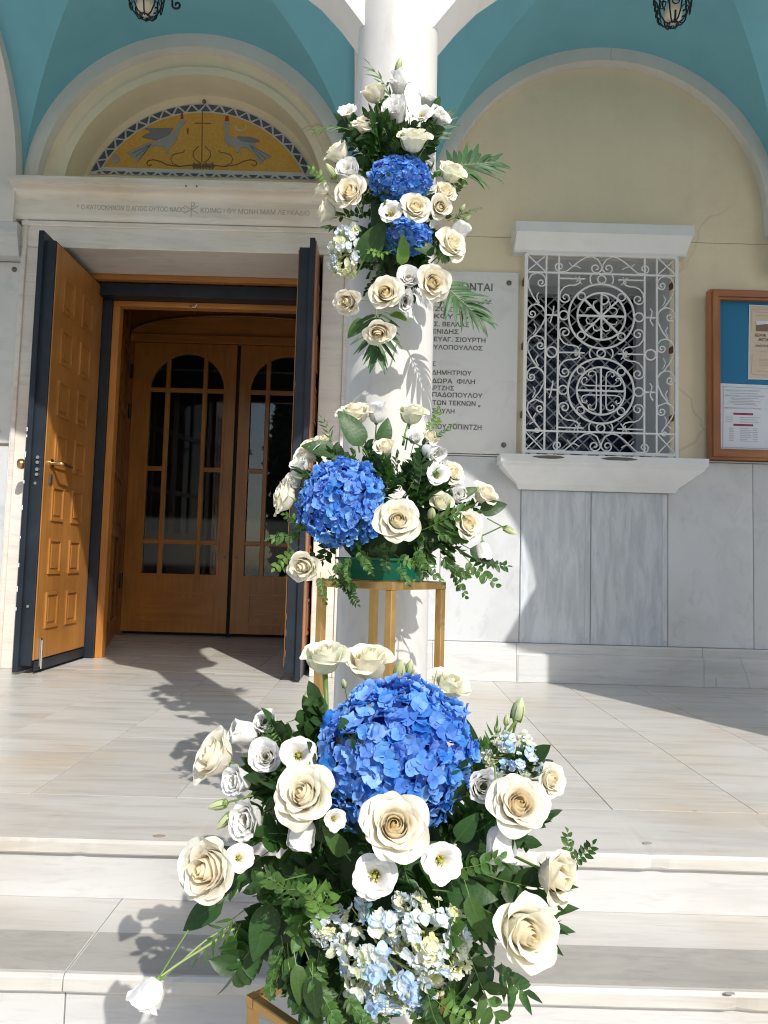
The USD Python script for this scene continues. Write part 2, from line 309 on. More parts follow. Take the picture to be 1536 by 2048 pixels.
petal('petal_blue', [(0, (.055, .18, .60)), (.35, (.085, .27, .74)), (.7, (.14, .37, .83)), (1, (.28, .53, .90))], trans=(.5, .68, 1.), tw=.25, hue=.004, val=.10, sat=.08)
petal('petal_pale_blue', [(0, (.70, .74, .42)), (.3, (.86, .86, .64)), (.58, (.90, .91, .84)), (.8, (.72, .81, .90)), (1, (.46, .64, .87))], trans=(.8, .9, 1.), hue=.01)
petal('petal_pale_green', [(0, (.62, .68, .30)), (.35, (.84, .84, .56)), (.65, (.90, .90, .78)), (.9, (.86, .89, .89)), (1, (.66, .76, .90))], trans=(.9, .95, .7), hue=.01)
plain('stamen_yellow', (.72, .50, .04), .7)
plain('pistil_green', (.28, .34, .05), .6)
plain('floret_eye', (.55, .66, .92), .6)

def leafm(name, dark, light, rough=.32, tw=.22, back=1.0):
    nodes = {'uv': ('uvmap', {'attribute': 'st'}), 'sx': ('separate_xyz', {}), 'oi': ('object_info', {}), 'g': ('texture_coordinate', {}),
             'n': ('noise_texture', {'scale': 12., 'detail': 4.}), 'r': ('rgb_ramp', {'ramp': [(.2, dark), (.8, light)]}),
             'ad': ('math', {'math_type': 'multiply_add', 'value2': .55}), 'o2': ('math', {'math_type': 'multiply', 'value2': .5}),
             'ab': ('math', {'math_type': 'absolute'}), 'mr': ('map_range', {'from_min': 0., 'from_max': .07, 'to_min': 1.25, 'to_max': 1., 'clamp': True}), 'h': ('hsv', {}),
             'hh': ('map_range', {'from_min': 0., 'from_max': 1., 'to_min': .485, 'to_max': .515}),
             'bu': ('bump', {'strength': .08, 'distance': .02}),
             'p': ('principled_bsdf', {'roughness': rough + .08, 'specular_ior_level': .4}), 'tc': ('mix', {'mix_type': 'multiply', 'fac': 1., 'color2': (1.9, 2.1, .7)}), 't': ('translucent_bsdf', {}), 'm': ('mix_closure', {'fac': tw})}
    links = [('uv.UV', 'sx.vector'), ('g.object', 'n.vector'), ('n.fac', 'ad.value1'), ('oi.random', 'o2.value1'), ('o2.value', 'ad.value3'), ('ad.value', 'r.fac'),
             ('sx.x', 'ab.value1'), ('ab.value', 'mr.value'), ('mr.result', 'h.value'), ('oi.random', 'hh.value'), ('hh.result', 'h.hue'), ('r.color', 'h.color'), ('h.color', 'p.base_color'),
             ('h.color', 'tc.color1'), ('tc.color', 't.color'), ('n.fac', 'bu.height'), ('bu.normal', 'p.normal'), ('p.BSDF', 'm.closure1'), ('t.BSDF', 'm.closure2')]
    mat(name, nodes, links, surface='m.closure')
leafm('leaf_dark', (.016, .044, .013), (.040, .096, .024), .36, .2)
leafm('leaf_mid', (.036, .088, .018), (.078, .165, .036), .38, .24)
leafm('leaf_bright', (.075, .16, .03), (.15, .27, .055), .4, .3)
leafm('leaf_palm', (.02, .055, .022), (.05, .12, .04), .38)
leafm('leaf_tree', (.02, .04, .015), (.05, .08, .03), .6)
plain('stem_green', (.13, .22, .05), .5, var=.15)
plain('stem_pale', (.25, .34, .12), .5, var=.15)
plain('stem_woody', (.10, .09, .045), .7)
# ================================================================ THE PLACE
rng = np.random.default_rng(5)
# ---- ground in front, steps, porch floor
obj('plaza_ground', bx(-40, 40, -60, .2, -1.2, -.732), 'plaza_paving', kind='structure')
obj('ground', bx(-120, 120, -150, 60, -1.4, -1.2 - .004), 'plaza_paving', kind='structure')
XL, XR = -4.4, 3.3
steps = thing('steps', kind='structure')
NOS, RISE, LIP = [1.57, 1.30, .82, .55, .28, .01], .122, .014
def chipped(x0, x1, y0, y1, z0, z1, seed, amt=.0012):
    """A tread slab whose front arris is worn and chipped."""
    nx = max(4, int((x1 - x0) / .018)); xs = np.linspace(x0, x1, nx)
    prof = [(y1, z0), (y0 + .004, z0), (y0, z0 + .004), (y0, z1 - .006), (y0 + .006, z1), (y1, z1)]
    n1 = meshkit.fbm(np.c_[xs * 9, np.full(nx, seed * 3.1), np.zeros(nx)], 4, seed)
    n2 = meshkit.fbm(np.c_[xs * 30, np.full(nx, seed * 1.7), np.ones(nx)], 3, seed + 9)
    chip = np.clip((n2 - .64) * 5, 0, 1) * .005
    chipb = np.clip((meshkit.fbm(np.c_[xs * 26, np.full(nx, seed * 2.3), np.full(nx, 7.)], 3, seed + 21) - .66) * 5, 0, 1) * .006
    V = []
    for i, x in enumerate(xs):
        w = (n1[i] - .5) * amt
        for k, (y, z) in enumerate(prof):
            dy = dz = 0
            if k in (1, 2): dy = chipb[i] + w; dz = chipb[i] * .7 * (k == 2) + (n1[i] - .5) * amt
            if k in (3, 4): dy = w + chip[i] * (1 if k == 3 else .5); dz = -chip[i] * (.6 if k == 4 else .9)
            V.append((x, y + dy, z + dz))
    k = len(prof); F = []
    for i in range(nx - 1):
        for j in range(k):
            a, b, c, d = i * k + j, i * k + (j + 1) % k, (i + 1) * k + (j + 1) % k, (i + 1) * k + j
            F += [(a, b, c), (a, c, d)]
    for j in range(1, k - 1): F += [(0, j + 1, j), ((nx - 1) * k, (nx - 1) * k + j, (nx - 1) * k + j + 1)]
    m = trimesh.Trimesh(np.array(V), np.array(F), process=False); m.invert(); return m
for s in range(6):
    z1 = -RISE * s; yn = NOS[s]; dep = .285 if s == 0 else NOS[s - 1] + LIP + .02 - yn
    cuts = [XL, -2.35, 2.35, XR] if s == 0 else ([XL, -1.9, -.52, .93, XR] if s == 1 else [XL, -1.6, -.10, 1.3, XR])
    for a, b in zip(cuts[:-1], cuts[1:]):
        obj('tread_slab', chipped(a + .0012, b - .0012, yn, yn + dep, z1 - .03, z1, 11 + s * 7 + int(a * 3)), 'marble_step', steps)
        obj('riser_slab', bx(a + .0012, b - .0012, yn + LIP, yn + LIP + .022, z1 - RISE, z1 - .0305, .001), 'marble_riser', steps)
obj('step_core', cat_([bx(XL, XR, NOS[s] + LIP + .024, 1.855, -RISE * (s + 1) - .002, -RISE * s - .033) for s in range(6)]), 'mortar', steps)
# grit-worn front bands on the second tread: a thin honed strip let into the stone
for k, (a, b) in enumerate([(XL, -1.9), (-1.9, -.52), (-.52, .93), (.93, XR)]):
    obj('worn_strip', bx(a + .004, b - .004, 1.312, 1.445, -RISE - .002, -RISE + .0012, .0005), 'marble_tread_worn', steps)

floor = thing('porch_floor', kind='structure')
obj('floor_bed', bx(XL, XR, 1.855, 5.75, -.2, -.022), 'mortar', floor)
xs = [-.49 - .355 * i for i in range(11, 0, -1)] + [-.49 + .3565 * i for i in range(0, 11)]
for i, (a, b) in enumerate(zip(xs[:-1], xs[1:])):
    ys = [1.8565, 2.45 + .62 * ((i * 37) % 10) / 10, 3.86] if i % 3 else [1.8565, 3.0 + .1 * (i % 5), 3.86]
    for c, d in zip(ys[:-1], ys[1:]):
        if a > XL and b < XR: obj('floor_tile', bx(a + .0011, b - .0011, c + .0011, d - .0011, -.02, rng.uniform(-.0004, .0004), .0004), 'marble_floor', floor)
for i in range(6):
    for j in range(3):
        a = -2.1 + .36 * i; c = 3.862 + .62 * j
        obj('vestibule_tile', bx(a + .001, a + .359, c + .001, c + .619, -.02, rng.uniform(-.0004, .0004), .0004), 'marble_floor', floor)

# ---- the church: wall, arches, vaults, arcade
church = thing('church', 'cream and white church porch with blue vaults, round wall arches and marble dado', 'church')
DX0, DX1, DZ = -1.80, -.36, 2.21                      # door opening
WX0, WX1, WZ0, WZ1 = .725, 1.515, 1.165, 2.26         # window opening
YP, YD = 3.90, 3.875
LC, LR, LZ = -1.10, .89, 2.55                         # left wall arch: centre, outer radius, height of the centre
RC, RR, RZ = 1.14, .95, 2.473
TOP = 4.6
# plaster of the wall, window and door cut out
door_hole = sbox(DX0 - .02, -.05, DX1 + .02, DZ + .02); win_hole = sbox(WX0, WZ0, WX1, WZ1)
niche = Polygon(arc(-1.085, 2.53, .71) + [(-1.795, 2.46), (-.375, 2.46)])
obj('plaster_wall', xz(sbox(0.0, 1.17, XR, 2.368).difference(win_hole), YP, YP + .5), 'plaster_yellow', church)
obj('plaster_wall', xz(sbox(0.0, 2.371, XR, TOP), YP, YP + .5), 'plaster_yellow', church)
obj('plaster_wall', xz(sbox(XL, 1.17, -1.0 + .99, TOP).difference(unary_union([door_hole, niche])), YP, YP + .5), 'plaster_cream', church)
obj('plaster_wall', xz(unary_union([sbox(XL, -.05, -.01, 1.169).difference(door_hole), sbox(-.01, -.05, XR, 1.169)]).difference(win_hole), YP + .01, YP + .5), 'plaster_yellow', church)
obj('niche_back', xz(niche.buffer(.03), 4.075, 4.2), 'plaster_cream', church)
def band(cx, cz, R, w, y0, y1, foot, mat_, name='arch_band'):
    out = Polygon(arc(cx, cz, R) + [(cx - R, foot), (cx + R, foot)]); inn = Polygon(arc(cx, cz, R - w) + [(cx - R + w, foot - .01), (cx + R - w, foot - .01)])
    obj(name, xz(out.difference(inn), y0, y1), mat_, church, smooth=40)
band(LC, LZ, LR, .075, 3.84, YP - .001, 2.42, 'plaster_white')
band(RC, RZ, RR, .072, 3.84, YP - .001, 2.40, 'plaster_white')
band(-1.085, 2.53, .755, .045, YP - .012, YP - .0015, 2.5, 'plaster_cream', 'niche_band')
# white spandrel wall behind the vault ends, out to the corbels
sp = sbox(-2.33, 2.40, 2.45, TOP).difference(unary_union([Polygon(arc(LC, LZ, LR - .001) + [(LC - LR + .001, 2.3), (LC + LR - .001, 2.3)]), Polygon(arc(RC, RZ, RR - .001) + [(RC - RR + .001, 2.3), (RC + RR - .001, 2.3)])]))
obj('spandrel', xz(sp, 3.842, YP - .002), 'plaster_white', church)
# vault webs
def vault(x0, x1, y0, y1, zs, H):
    cx, a, cy, b = (x0 + x1) / 2, (x1 - x0) / 2, (y0 + y1) / 2, (y1 - y0) / 2
    n, m = 40, 24
    for ax in (0, 1):
        for sg in (-1, 1):
            s = np.linspace(0.0, 1, m)[:, None]; t = np.sin(np.linspace(-1, 1, n) * math.pi / 2)[None, :]
            if ax == 0:
                Y = cy + sg * b * s + 0 * t; X = cx + a * s * t; Z = zs + H * np.sqrt(np.clip(1 - (s * t) ** 2, 0, 1))
            else:
                X = cx + sg * a * s + 0 * t; Y = cy + b * s * t; Z = zs + H * np.sqrt(np.clip(1 - (s * t) ** 2, 0, 1))
            V = np.c_[X.ravel(), Y.ravel(), Z.ravel()]
            F = [(i * n + j, i * n + j + 1, (i + 1) * n + j + 1, (i + 1) * n + j) for i in range(m - 1) for j in range(n - 1)]
            obj('vault_web', (V, np.array(F)), 'paint_blue', church, smooth=True)
vault(LC - LR, LC + LR, 1.9, 3.845, LZ, LR)
vault(RC - RR, RC + RR, 1.9, 3.845, RZ, RR)
vault(-4.25, -2.33, 1.9, 3.845, LZ, LR)
# cross ribs from the columns to the wall
def rib(x0, x1, zc=2.52, R=.90, t=.10):
    ring = Polygon(arc(2.872, zc, R + t) + arc(2.872, zc, R)[::-1])
    legs = unary_union([sbox(1.87, 2.30, 1.975, zc + .01), sbox(3.768, 2.32, 3.85, zc + .01)])
    fill = sbox(1.87, zc, 3.875, TOP).difference(Polygon(arc(2.872, zc, R)))
    obj('cross_rib', yz(unary_union([ring, legs, fill.intersection(sbox(1.87, zc, 3.85, 3.9))]), x0, x1), 'plaster_white', church, smooth=40)
rib(-2.29, LC - LR - .0); rib(LC + LR, RC - RR); rib(RC + RR, RC + RR + .3)
# arcade over the columns
ARC = [(-3.25, .80), (-1.075, .80), (1.085, .815)]
arcade = sbox(XL, 2.10, 3.1, TOP)
holes = []
for c, R in ARC:
    holes.append(Polygon(arc(c, 2.33, R) + [(c - R, 2.33), (c - R - .03, 2.14), (c - R - .03, 2.0), (c + R + .05, 2.0), (c + R + .05, 2.14), (c + R, 2.33)]))
obj('arcade_wall', xz(arcade.difference(unary_union(holes)), 1.69, 1.87), 'plaster_white', church, smooth=30)
obj('porch_roof', bx(XL, 3.3, 1.6, 4.4, 3.62, 3.72), 'plaster_white', church)
# end pier on the right, with its flared cap
def cap(x0, x1, y0, y1, z0, z1, fl, h2):
    ps = []
    for z, e in ((z0, 0), (z0 + .03, .012), (z0 + .08, fl * .45), (z1, fl), (z1 + h2, fl)):
        ps.append([(x0 - e, y0 - e, z), (x1 + e, y0 - e, z), (x1 + e, y1 + e, z), (x0 - e, y1 + e, z)])
    V = np.array(ps).reshape(-1, 3); F = []
    for i in range(len(ps) - 1):
        for j in range(4): F.append((i * 4 + j, i * 4 + (j + 1) % 4, (i + 1) * 4 + (j + 1) % 4, (i + 1) * 4 + j))
    n = len(ps) * 4; F += [(n - 4, n - 3, n - 2, n - 1), (3, 2, 1, 0)]
    return (V, np.array(F))
obj('end_pier', bx(1.925, 3.1, 1.70, 1.86, 0, 2.03), 'plaster_white', church)
obj('pier_cap', cap(1.925, 3.1, 1.70, 1.86, 2.03, 2.215, .135, .03), 'plaster_white', church)
# marble dado and base
def slab(x0, x1, z0, z1, m='marble_dado', y=YD): obj('dado_slab', bx(x0 + .0012, x1 - .0012, y, YP + .012, z0 + .001, z1 - .001, .0025), m, church)
slab(-.205, .30, .195, 1.165, 'marble_dado_plain', YD + .001); slab(.30, .7185, .195, 1.165, 'marble_dado_plain'); 
for a, b in ((.7185, 1.088), (1.088, 1.492)):
    slab(a, b, .195, .994, 'marble_dado')
    for c, d in ((a + .004, a + .03), (b - .03, b - .004)): obj('dado_margin', bx(c, d, YD - .003, YD + .004, .225, .985, .001), 'marble_dado', church)
slab(.7185, 1.492, .994, 1.10, 'marble_dado_plain'); slab(1.492, 1.94, .195, 1.165, 'marble_dado_plain'); slab(1.94, 2.40, .195, 1.165, 'marble_dado_plain'); slab(2.4, 2.9, .195, 1.165, 'marble_dado_plain')
slab(-2.4, -1.965, .195, 1.15, 'marble_dado_plain'); slab(-2.9, -2.4, .195, 1.15, 'marble_dado_plain'); slab(-3.6, -2.9, .195, 1.15, 'marble_dado_plain')
def base(x0, x1):
    obj('base_stone', sweep_x([(YP, 0.001), (3.83, .001), (3.83, .138), (3.836, .146), (3.846, .149), (3.846, .186), (3.852, .1945), (YP, .1945)], x0 + .001, x1 - .001), 'marble_base', church)
for a, b in ((-.205, .27), (.27, .7), (.7, 1.66), (1.66, 2.8), (-3.3, -2.42), (-2.42, -1.962)): base(a, b)
obj('dado_fillet', bx(-.2, XR, 3.868, YP, 1.1665, 1.1725), 'marble_base', church)
# corbels under the springings
def corbel(x0, x1, m='marble_base'):
    obj('corbel', sweep_x([(YP, 2.15), (3.80, 2.15), (3.765, 2.262), (3.765, 2.318), (YP, 2.318)], x0, x1), m, church)
    obj('corbel_block', bx(x0 + .01, x1 - .035, 3.795, YP, 2.319, 2.46), 'plaster_white', church)
corbel(-2.35, -1.962); corbel(-.16, .16); 
obj('corbel_block', bx(2.05, 2.34, 3.79, YP, 2.319, 2.47), 'plaster_white', church)
obj('corbel', sweep_x([(YP, 2.20), (3.83, 2.20), (3.80, 2.262), (3.80, 2.318), (YP, 2.318)], 2.05, 2.34), 'marble_base', church)
# ---- door surround: jambs, lintel, cornice
for a, b in ((-1.962, DX0), (DX1, -.207)):
    obj('door_jamb', bx(a, b, 3.815, 4.19, .0, 2.209, .004), 'marble_surround', church)
    obj('jamb_fillet', bx(a + .012 if a < -1 else b - .034, a + .034 if a < -1 else b - .012, 3.804, 3.816, .0, 2.36, .003), 'marble_surround', church)
obj('lintel', bx(-1.962, -.207, 3.815, 4.19, 2.211, 2.352, .003), 'marble_surround', church)
obj('lintel_fillet', bx(-1.962, -.207, 3.803, 3.83, 2.322, 2.350, .004), 'marble_surround', church)
cz = [(YP + .16, 2.353), (3.80, 2.353)] + [(3.80 - .012 * math.sin(t), 2.36 + .016 * t) for t in np.linspace(0, 1.5, 6)]
cz += [(3.79, 2.392), (3.79, 2.452)]
cz += [(3.79 - .052 * (1 - math.cos(t)), 2.452 + .048 * math.sin(t)) for t in np.linspace(0, 1.57, 9)]
cz += [(3.722, 2.502), (3.722, 2.510), (3.708, 2.512), (3.708, 2.545), (YP + .16, 2.545)]
obj('cornice', sweep_x(cz, -1.995, -.19), 'marble_surround', church, smooth=25)
obj('niche_sill', bx(-1.80, -.37, 3.88, 4.09, 2.546, 2.60, .004), 'plaster_cream', church)
def text_on_wall(s, x, z, h, y, name, m, parent, right=None, depth=.0016, sx=1.0, bold=False, fit=None):
    t = meshkit.text_mesh(s, h, depth, bold); v = t.vertices.copy()
    if fit: sx = fit / (v[:, 0].max() - v[:, 0].min())
    v[:, 0] *= sx
    if right is not None: x = right - v[:, 0].max()
    t.vertices = np.c_[x + v[:, 0], y + .0004 - v[:, 2], z + v[:, 1]]
    return obj(name, t, m, parent)
text_on_wall('† Ο ΚΑΤΟCΚΗΝΟΝ Ο ΑΓΙΟC ΟΥΤΟC ΝΑΟC', -1.668, 2.409, .026, 3.79, 'inscription', 'letter_faint', church, fit=.57)
text_on_wall('ΚΟΙΜC · ΘΥ ΜΟΝΗ ΜΑΜ ΛΕΥΚΑΔΙΟ', -1.015, 2.409, .026, 3.79, 'inscription', 'letter_faint', church, fit=.575)
for a in (0, 60, 120):
    c, s_ = math.cos(math.radians(a + 90)) * .042, math.sin(math.radians(a + 90)) * .042
    obj('inscription', tube([(-1.062 - c, 3.7895, 2.424 - s_), (-1.062 + c, 3.7895, 2.424 + s_)], .002, 5), 'letter_faint', church)
obj('inscription', tube([(-1.062 + .016 * math.sin(t), 3.7895, 2.452 + .013 * math.cos(t)) for t in np.linspace(0, 3.14, 9)], .002, 5), 'letter_faint', church)
obj('cornice_stud', bx(-1.075, -1.068, 3.704, 3.71, 2.505, 2.513), 'rust', church); obj('cornice_stud', bx(-1.02, -1.013, 3.704, 3.71, 2.505, 2.513), 'rust', church)
# ---- window: lintel, sill, reveal, frame, lattice, glass
obj('window_hood', sweep_x([(YP, 2.263), (3.835, 2.263), (3.835, 2.275), (3.76, 2.332), (3.75, 2.338), (3.75, 2.392), (YP, 2.392)], .655, 1.575), 'paint_window_white', church, smooth=20)
obj('window_hood_end', bx(.648, .656, 3.75, YP, 2.335, 2.393), 'paint_window_white', church); obj('window_hood_end', bx(1.5745, 1.583, 3.75, YP, 2.335, 2.393), 'paint_window_white', church)
def sill_mesh():
    lv = [(1.163, .587, 1.648, 3.735), (1.125, .587, 1.648, 3.735), (1.117, .597, 1.638, 3.748), (1.105, .600, 1.635, 3.752), (1.06, .645, 1.585, 3.80), (1.02, .69, 1.535, 3.84), (.994, .70, 1.522, 3.85)]
    V = []
    for z, a, b, y in lv: V += [(a, y, z), (b, y, z), (b, YP, z), (a, YP, z)]
    F = []
    for i in range(len(lv) - 1):
        for j in range(4): F.append((i * 4 + j, (i + 1) * 4 + j, (i + 1) * 4 + (j + 1) % 4, i * 4 + (j + 1) % 4))
    F += [(0, 1, 2, 3), tuple(len(lv) * 4 - k for k in (1, 2, 3, 4))]
    m = trimesh.Trimesh(np.array(V), np.array([t for q in F for t in ((q[0], q[1], q[2]), (q[0], q[2], q[3]))]), process=False); m.fix_normals(); return m
obj('window_sill', sill_mesh(), 'paint_window_white', church)
for cx_, w in ((.83, .16), (1.19, .19)):                                   # flaked paint on the sill edge
    th = np.linspace(0, 2 * np.pi, 28, endpoint=False); r_ = .5 + .5 * meshkit.fbm(np.c_[np.cos(th) * 2.1, np.sin(th) * 2.1, np.full(28, cx_ * 9)], 3, 3)
    obj('bare_patch', xz(Polygon(np.c_[cx_ + w * .62 * np.cos(th) * r_, 1.150 + .012 * np.sin(th) * r_]), 3.7335, 3.736), 'mortar', church)
rv = unary_union([sbox(WX0 - .001, WZ0, WX1 + .001, WZ1)])
obj('window_reveal', xz(sbox(WX0 - .05, WZ0 - .05, WX1 + .05, WZ1 + .05).difference(sbox(WX0 + .004, WZ0 + .006, WX1 - .004, WZ1 - .004)), YP + .003, 4.37), 'paint_window_white', church)
wf = thing('window', parent=church)
FY = 4.30
obj('frame', xz(sbox(WX0 + .005, WZ0 + .007, WX1 - .005, WZ1 - .005).difference(sbox(WX0 + .05, WZ0 + .05, WX1 - .05, WZ1 - .05)), FY - .01, FY + .05), 'lattice_grey', wf)
win_clip = sbox(WX0 + .05, WZ0 + .05, WX1 - .05, WZ1 - .05)
for sg in (-1, 1):
    for k in range(-16, 34):
        x0 = WX0 + k * .0865
        ln = LineString([(x0, WZ0 - .1), (x0 + sg * 1.4, WZ0 - .1 + 1.4)]).intersection(win_clip)
        if ln.is_empty or ln.length < .03: continue
        obj('lattice_bar', xz(ln.buffer(.0042, cap_style=2), FY + (.004 if sg > 0 else .009), FY + (.0085 if sg > 0 else .013)), 'lattice_grey', wf)
obj('pane', bx(WX0 + .045, WX1 - .045, FY + .055, FY + .059, WZ0 + .045, WZ1 - .045), 'pane_dim', wf)
obj('blind', bx(WX0 + .04, WX1 - .06, FY + .12, FY + .124, WZ0, 1.95), 'curtain_blue', wf)

# ---- wrought grille in front of the window
GY = 3.842
gr = thing('window_grille', parent=church)
def G(cx, cy): p = atY(1030 + cx / 4.389, 490 + cy / 4.389, GY); return np.array([p[0], p[2]])
def gtube(pts, r=.0042, m='white_iron', name='scroll', y=GY, k=5):
    obj(name, tube([(p[0], y, p[1]) for p in pts], r, k), m, gr, smooth=True)
def gbar(a, b, w=.0085, d=.010, m='white_iron', name='bar', y=GY):
    a, b = np.array(a), np.array(b); obj(name, xz(LineString([a, b]).buffer(w / 2, cap_style=2), y - d / 2, y + d / 2), m, gr)
X0, X1, X2, X3, X4, X5 = .716, .800, .857, 1.247, 1.305, 1.524
Z0, Z1, Z2, Z3 = 1.193, 1.303, 2.155, 2.255
X0, X1, X2, X3, X4, X5 = .722, .830, .897, 1.354, 1.419, 1.527
ZT = Z3
gbar((X0, Z0 - .015), (X0, ZT), .017, .02); gbar((X5 - .004, Z0 - .03), (X5 - .004, ZT), .017, .02)
gbar((X0, ZT), (X5, ZT), .014, .016); gbar((X0, Z0), (X5, Z0), .016, .018)
for x in (X1, X2, X3, X4): gbar((x, Z0), (x, ZT), .009, .011, y=GY + .001)
for z in (Z1, Z2): gbar((X0, z), (X5, z), .009, .011, y=GY - .002)
for a, b in ((X0, X1), (X4, X5 - .004)):
    for c, d in ((Z0, Z1), (Z2, ZT)):
        gbar((a, c), (b, d), .006, .006, y=GY + .002); gbar((a, d), (b, c), .006, .006, y=GY - .004)
GC = (X2 + X3) / 2; PX = (X3 - X2) / 508 * .676 / .676
def ring(cx, cz, R, r=.0055, name='ring'): gtube([(cx + R * math.cos(t), cz + R * math.sin(t)) for t in np.linspace(0, 2 * math.pi, 49)], r, name=name)
RU = (GC, 1.927); RL = (GC, 1.525); RO, RI = .174, .127
for c in (RU, RL):
    ring(*c, RO, .0062); ring(*c, RI, .006)
    for a in (45, 135, 225, 315): ring(c[0] + .1505 * math.cos(math.radians(a)), c[1] + .1505 * math.sin(math.radians(a)), .0195, .004)
    for s_ in (-1, 1): ring(c[0] + s_ * (RO + .0255), c[1], .0235, .0044)
    for s_ in (-1, 1):
        xa, xb = (X1, X2) if s_ < 0 else (X3, X4)
        gbar((xa, c[1]), (xb, c[1]), .008, .008, y=GY + .003)
        xm = (xa + xb) / 2
        gtube([(xm - .006 * s_, c[1] + .046), (xm + .006, c[1] + .03), (xm, c[1]), (xm - .004, c[1] - .02), (xm + .012 * s_, c[1] - .046)], .004, y=GY - .006, name='leaf_bar')
zm = (RU[1] + RL[1]) / 2
ring((X1 + X2) / 2, zm, .0275, .0052); ring((X3 + X4) / 2, zm, .0275, .0052)
for z in (RU[1] + RO + .026, zm, RL[1] - RO - .024): ring(GC, z, .0215, .0046)
for z, zz in ((RU[1] + RO + .026, 1), (zm, 0), (RL[1] - RO - .024, 1)):
    for s_ in (-1, 1): gtube([(GC + s_ * (.048 + .014 * math.cos(t)), z + .026 * math.sin(t)) for t in np.linspace(-1.3, 1.3, 9)], .0042)
# christogram wheel (upper)
for a in (0, 45, 90, 135):
    c, s_ = math.cos(math.radians(a)) * RI, math.sin(math.radians(a)) * RI
    gbar((RU[0] - c, RU[1] - s_), (RU[0] + c, RU[1] + s_), .010 if a != 90 else .009, .009, y=GY + .001 * (a / 45), name='spoke')
gtube([(RU[0] + .036 * math.sin(t), RU[1] + .088 + .026 * math.cos(t)) for t in np.linspace(0, 3.14, 11)], .0045, y=GY - .006)
def curl(c, a0, r0, turns, sg, n=14, shrink=.25): return [(c[0] + r0 * (1 - (1 - shrink) * t) * math.cos(a0 + sg * turns * 2 * math.pi * t), c[1] + r0 * (1 - (1 - shrink) * t) * math.sin(a0 + sg * turns * 2 * math.pi * t)) for t in np.linspace(0, 1, n)]
for a in range(8):
    if a == 2: continue
    an = math.radians(a * 45)
    for sg in (-1, 1):
        b = np.array([math.cos(an), math.sin(an)]); q = np.array([-b[1], b[0]]) * sg; o = np.array(RU)
        if a % 2 or sg > 0 or a == 6: gtube([o + b * .052, o + b * .074 + q * .009, o + b * .083 + q * .025, o + b * .077 + q * .038], .0036, y=GY - .005)
# cross wheel (lower)
gbar((RL[0] - RI, RL[1]), (RL[0] + RI, RL[1]), .009, .009, name='spoke'); gbar((RL[0], RL[1] - RI), (RL[0], RL[1] + RI), .009, .009, y=GY + .002, name='spoke')
for sx in (-1, 1):
    for sz in (-1, 1):
        o = np.array(RL); P_ = lambda u, v: o + .9 * np.array([sx * u, sz * v])
        pts = [P_(.028, -.028 * 0 + .0), P_(.028, .085), P_(.034, .108), P_(.052, .117), P_(.072, .108), P_(.076, .092), P_(.066, .083), P_(.058, .09)]
        gtube(pts, .0038, y=GY - .005)
        pts = [P_(.0, .028), P_(.085, .028), P_(.108, .034), P_(.117, .052), P_(.108, .072), P_(.092, .076), P_(.083, .066), P_(.09, .058)]
        gtube(pts, .0038, y=GY - .008)
def spiral_end(p, d, r, sg, turns=1.35, n=22):
    """a scroll end starting at p heading d, curling to side sg."""
    d = np.array(d, float); d /= np.linalg.norm(d); nrm = np.array([-d[1], d[0]]) * sg; c = np.array(p) + nrm * r
    a0 = math.atan2(-nrm[1], -nrm[0]); out = []
    for t in np.linspace(0, 1, n): rr = r * (1 - .78 * t); a = a0 + sg * 2 * math.pi * turns * t; out.append((c[0] + rr * math.cos(a), c[1] + rr * math.sin(a)))
    return out
# S scrolls in the corners round the wheels
for c in (RU, RL):
    for sx in (-1, 1):
        for sz in (-1, 1):
            Q = lambda u, v: (c[0] + sx * u * .9, c[1] + sz * v * .87)
            bar_z = .2305
            if not (c is RL and sz > 0): gbar(Q(.252, bar_z), Q(.098, bar_z), .007, .007, name='bar', y=GY + .002)
            body = [Q(.142, .235), Q(.130, .228), Q(.128, .212), Q(.14, .196), Q(.165, .187), Q(.195, .186), Q(.222, .174), Q(.244, .145), Q(.249, .115)]
            gtube(body + spiral_end(body[-1], np.array(body[-1]) - np.array(body[-2]), .031, -1 * sx * sz, 1.3)[1:], .0042, y=GY - .004)
            gtube([Q(.155, .246), Q(.142, .228), Q(.128, .212), Q(.118, .198)], .0034, y=GY + .004, name='leaf_bar')
            gtube([Q(.127, .25), Q(.140, .228), Q(.148, .21)], .0034, y=GY + .006, name='leaf_bar')
# scrolls of the top and bottom strips
for z0, z1 in ((Z2, ZT), (Z0, Z1)):
    h = z1 - z0; flip = 1
    for s_ in (-1, 1):
        Q = lambda u, v: (GC + s_ * u, z0 + v * h)
        body = [Q(.225, .08), Q(.19, .10), Q(.155, .38), Q(.12, .68), Q(.085, .90), Q(.055, .95), Q(.022, .80), Q(.004, .48)]
        e2 = spiral_end(body[-1], np.array(body[-1]) - np.array(body[-2]), .033, 1 * s_, 1.35)
        e1 = spiral_end(body[0], np.array(body[0]) - np.array(body[1]), .026, 1 * s_, 1.3)
        gtube(e1[::-1] + body[1:] + e2[1:], .0042, y=GY - .003)
        gtube([Q(.175, .62), Q(.16, .45), Q(.13, .42), Q(.11, .3)], .0034, y=GY + .004, name='leaf_bar')
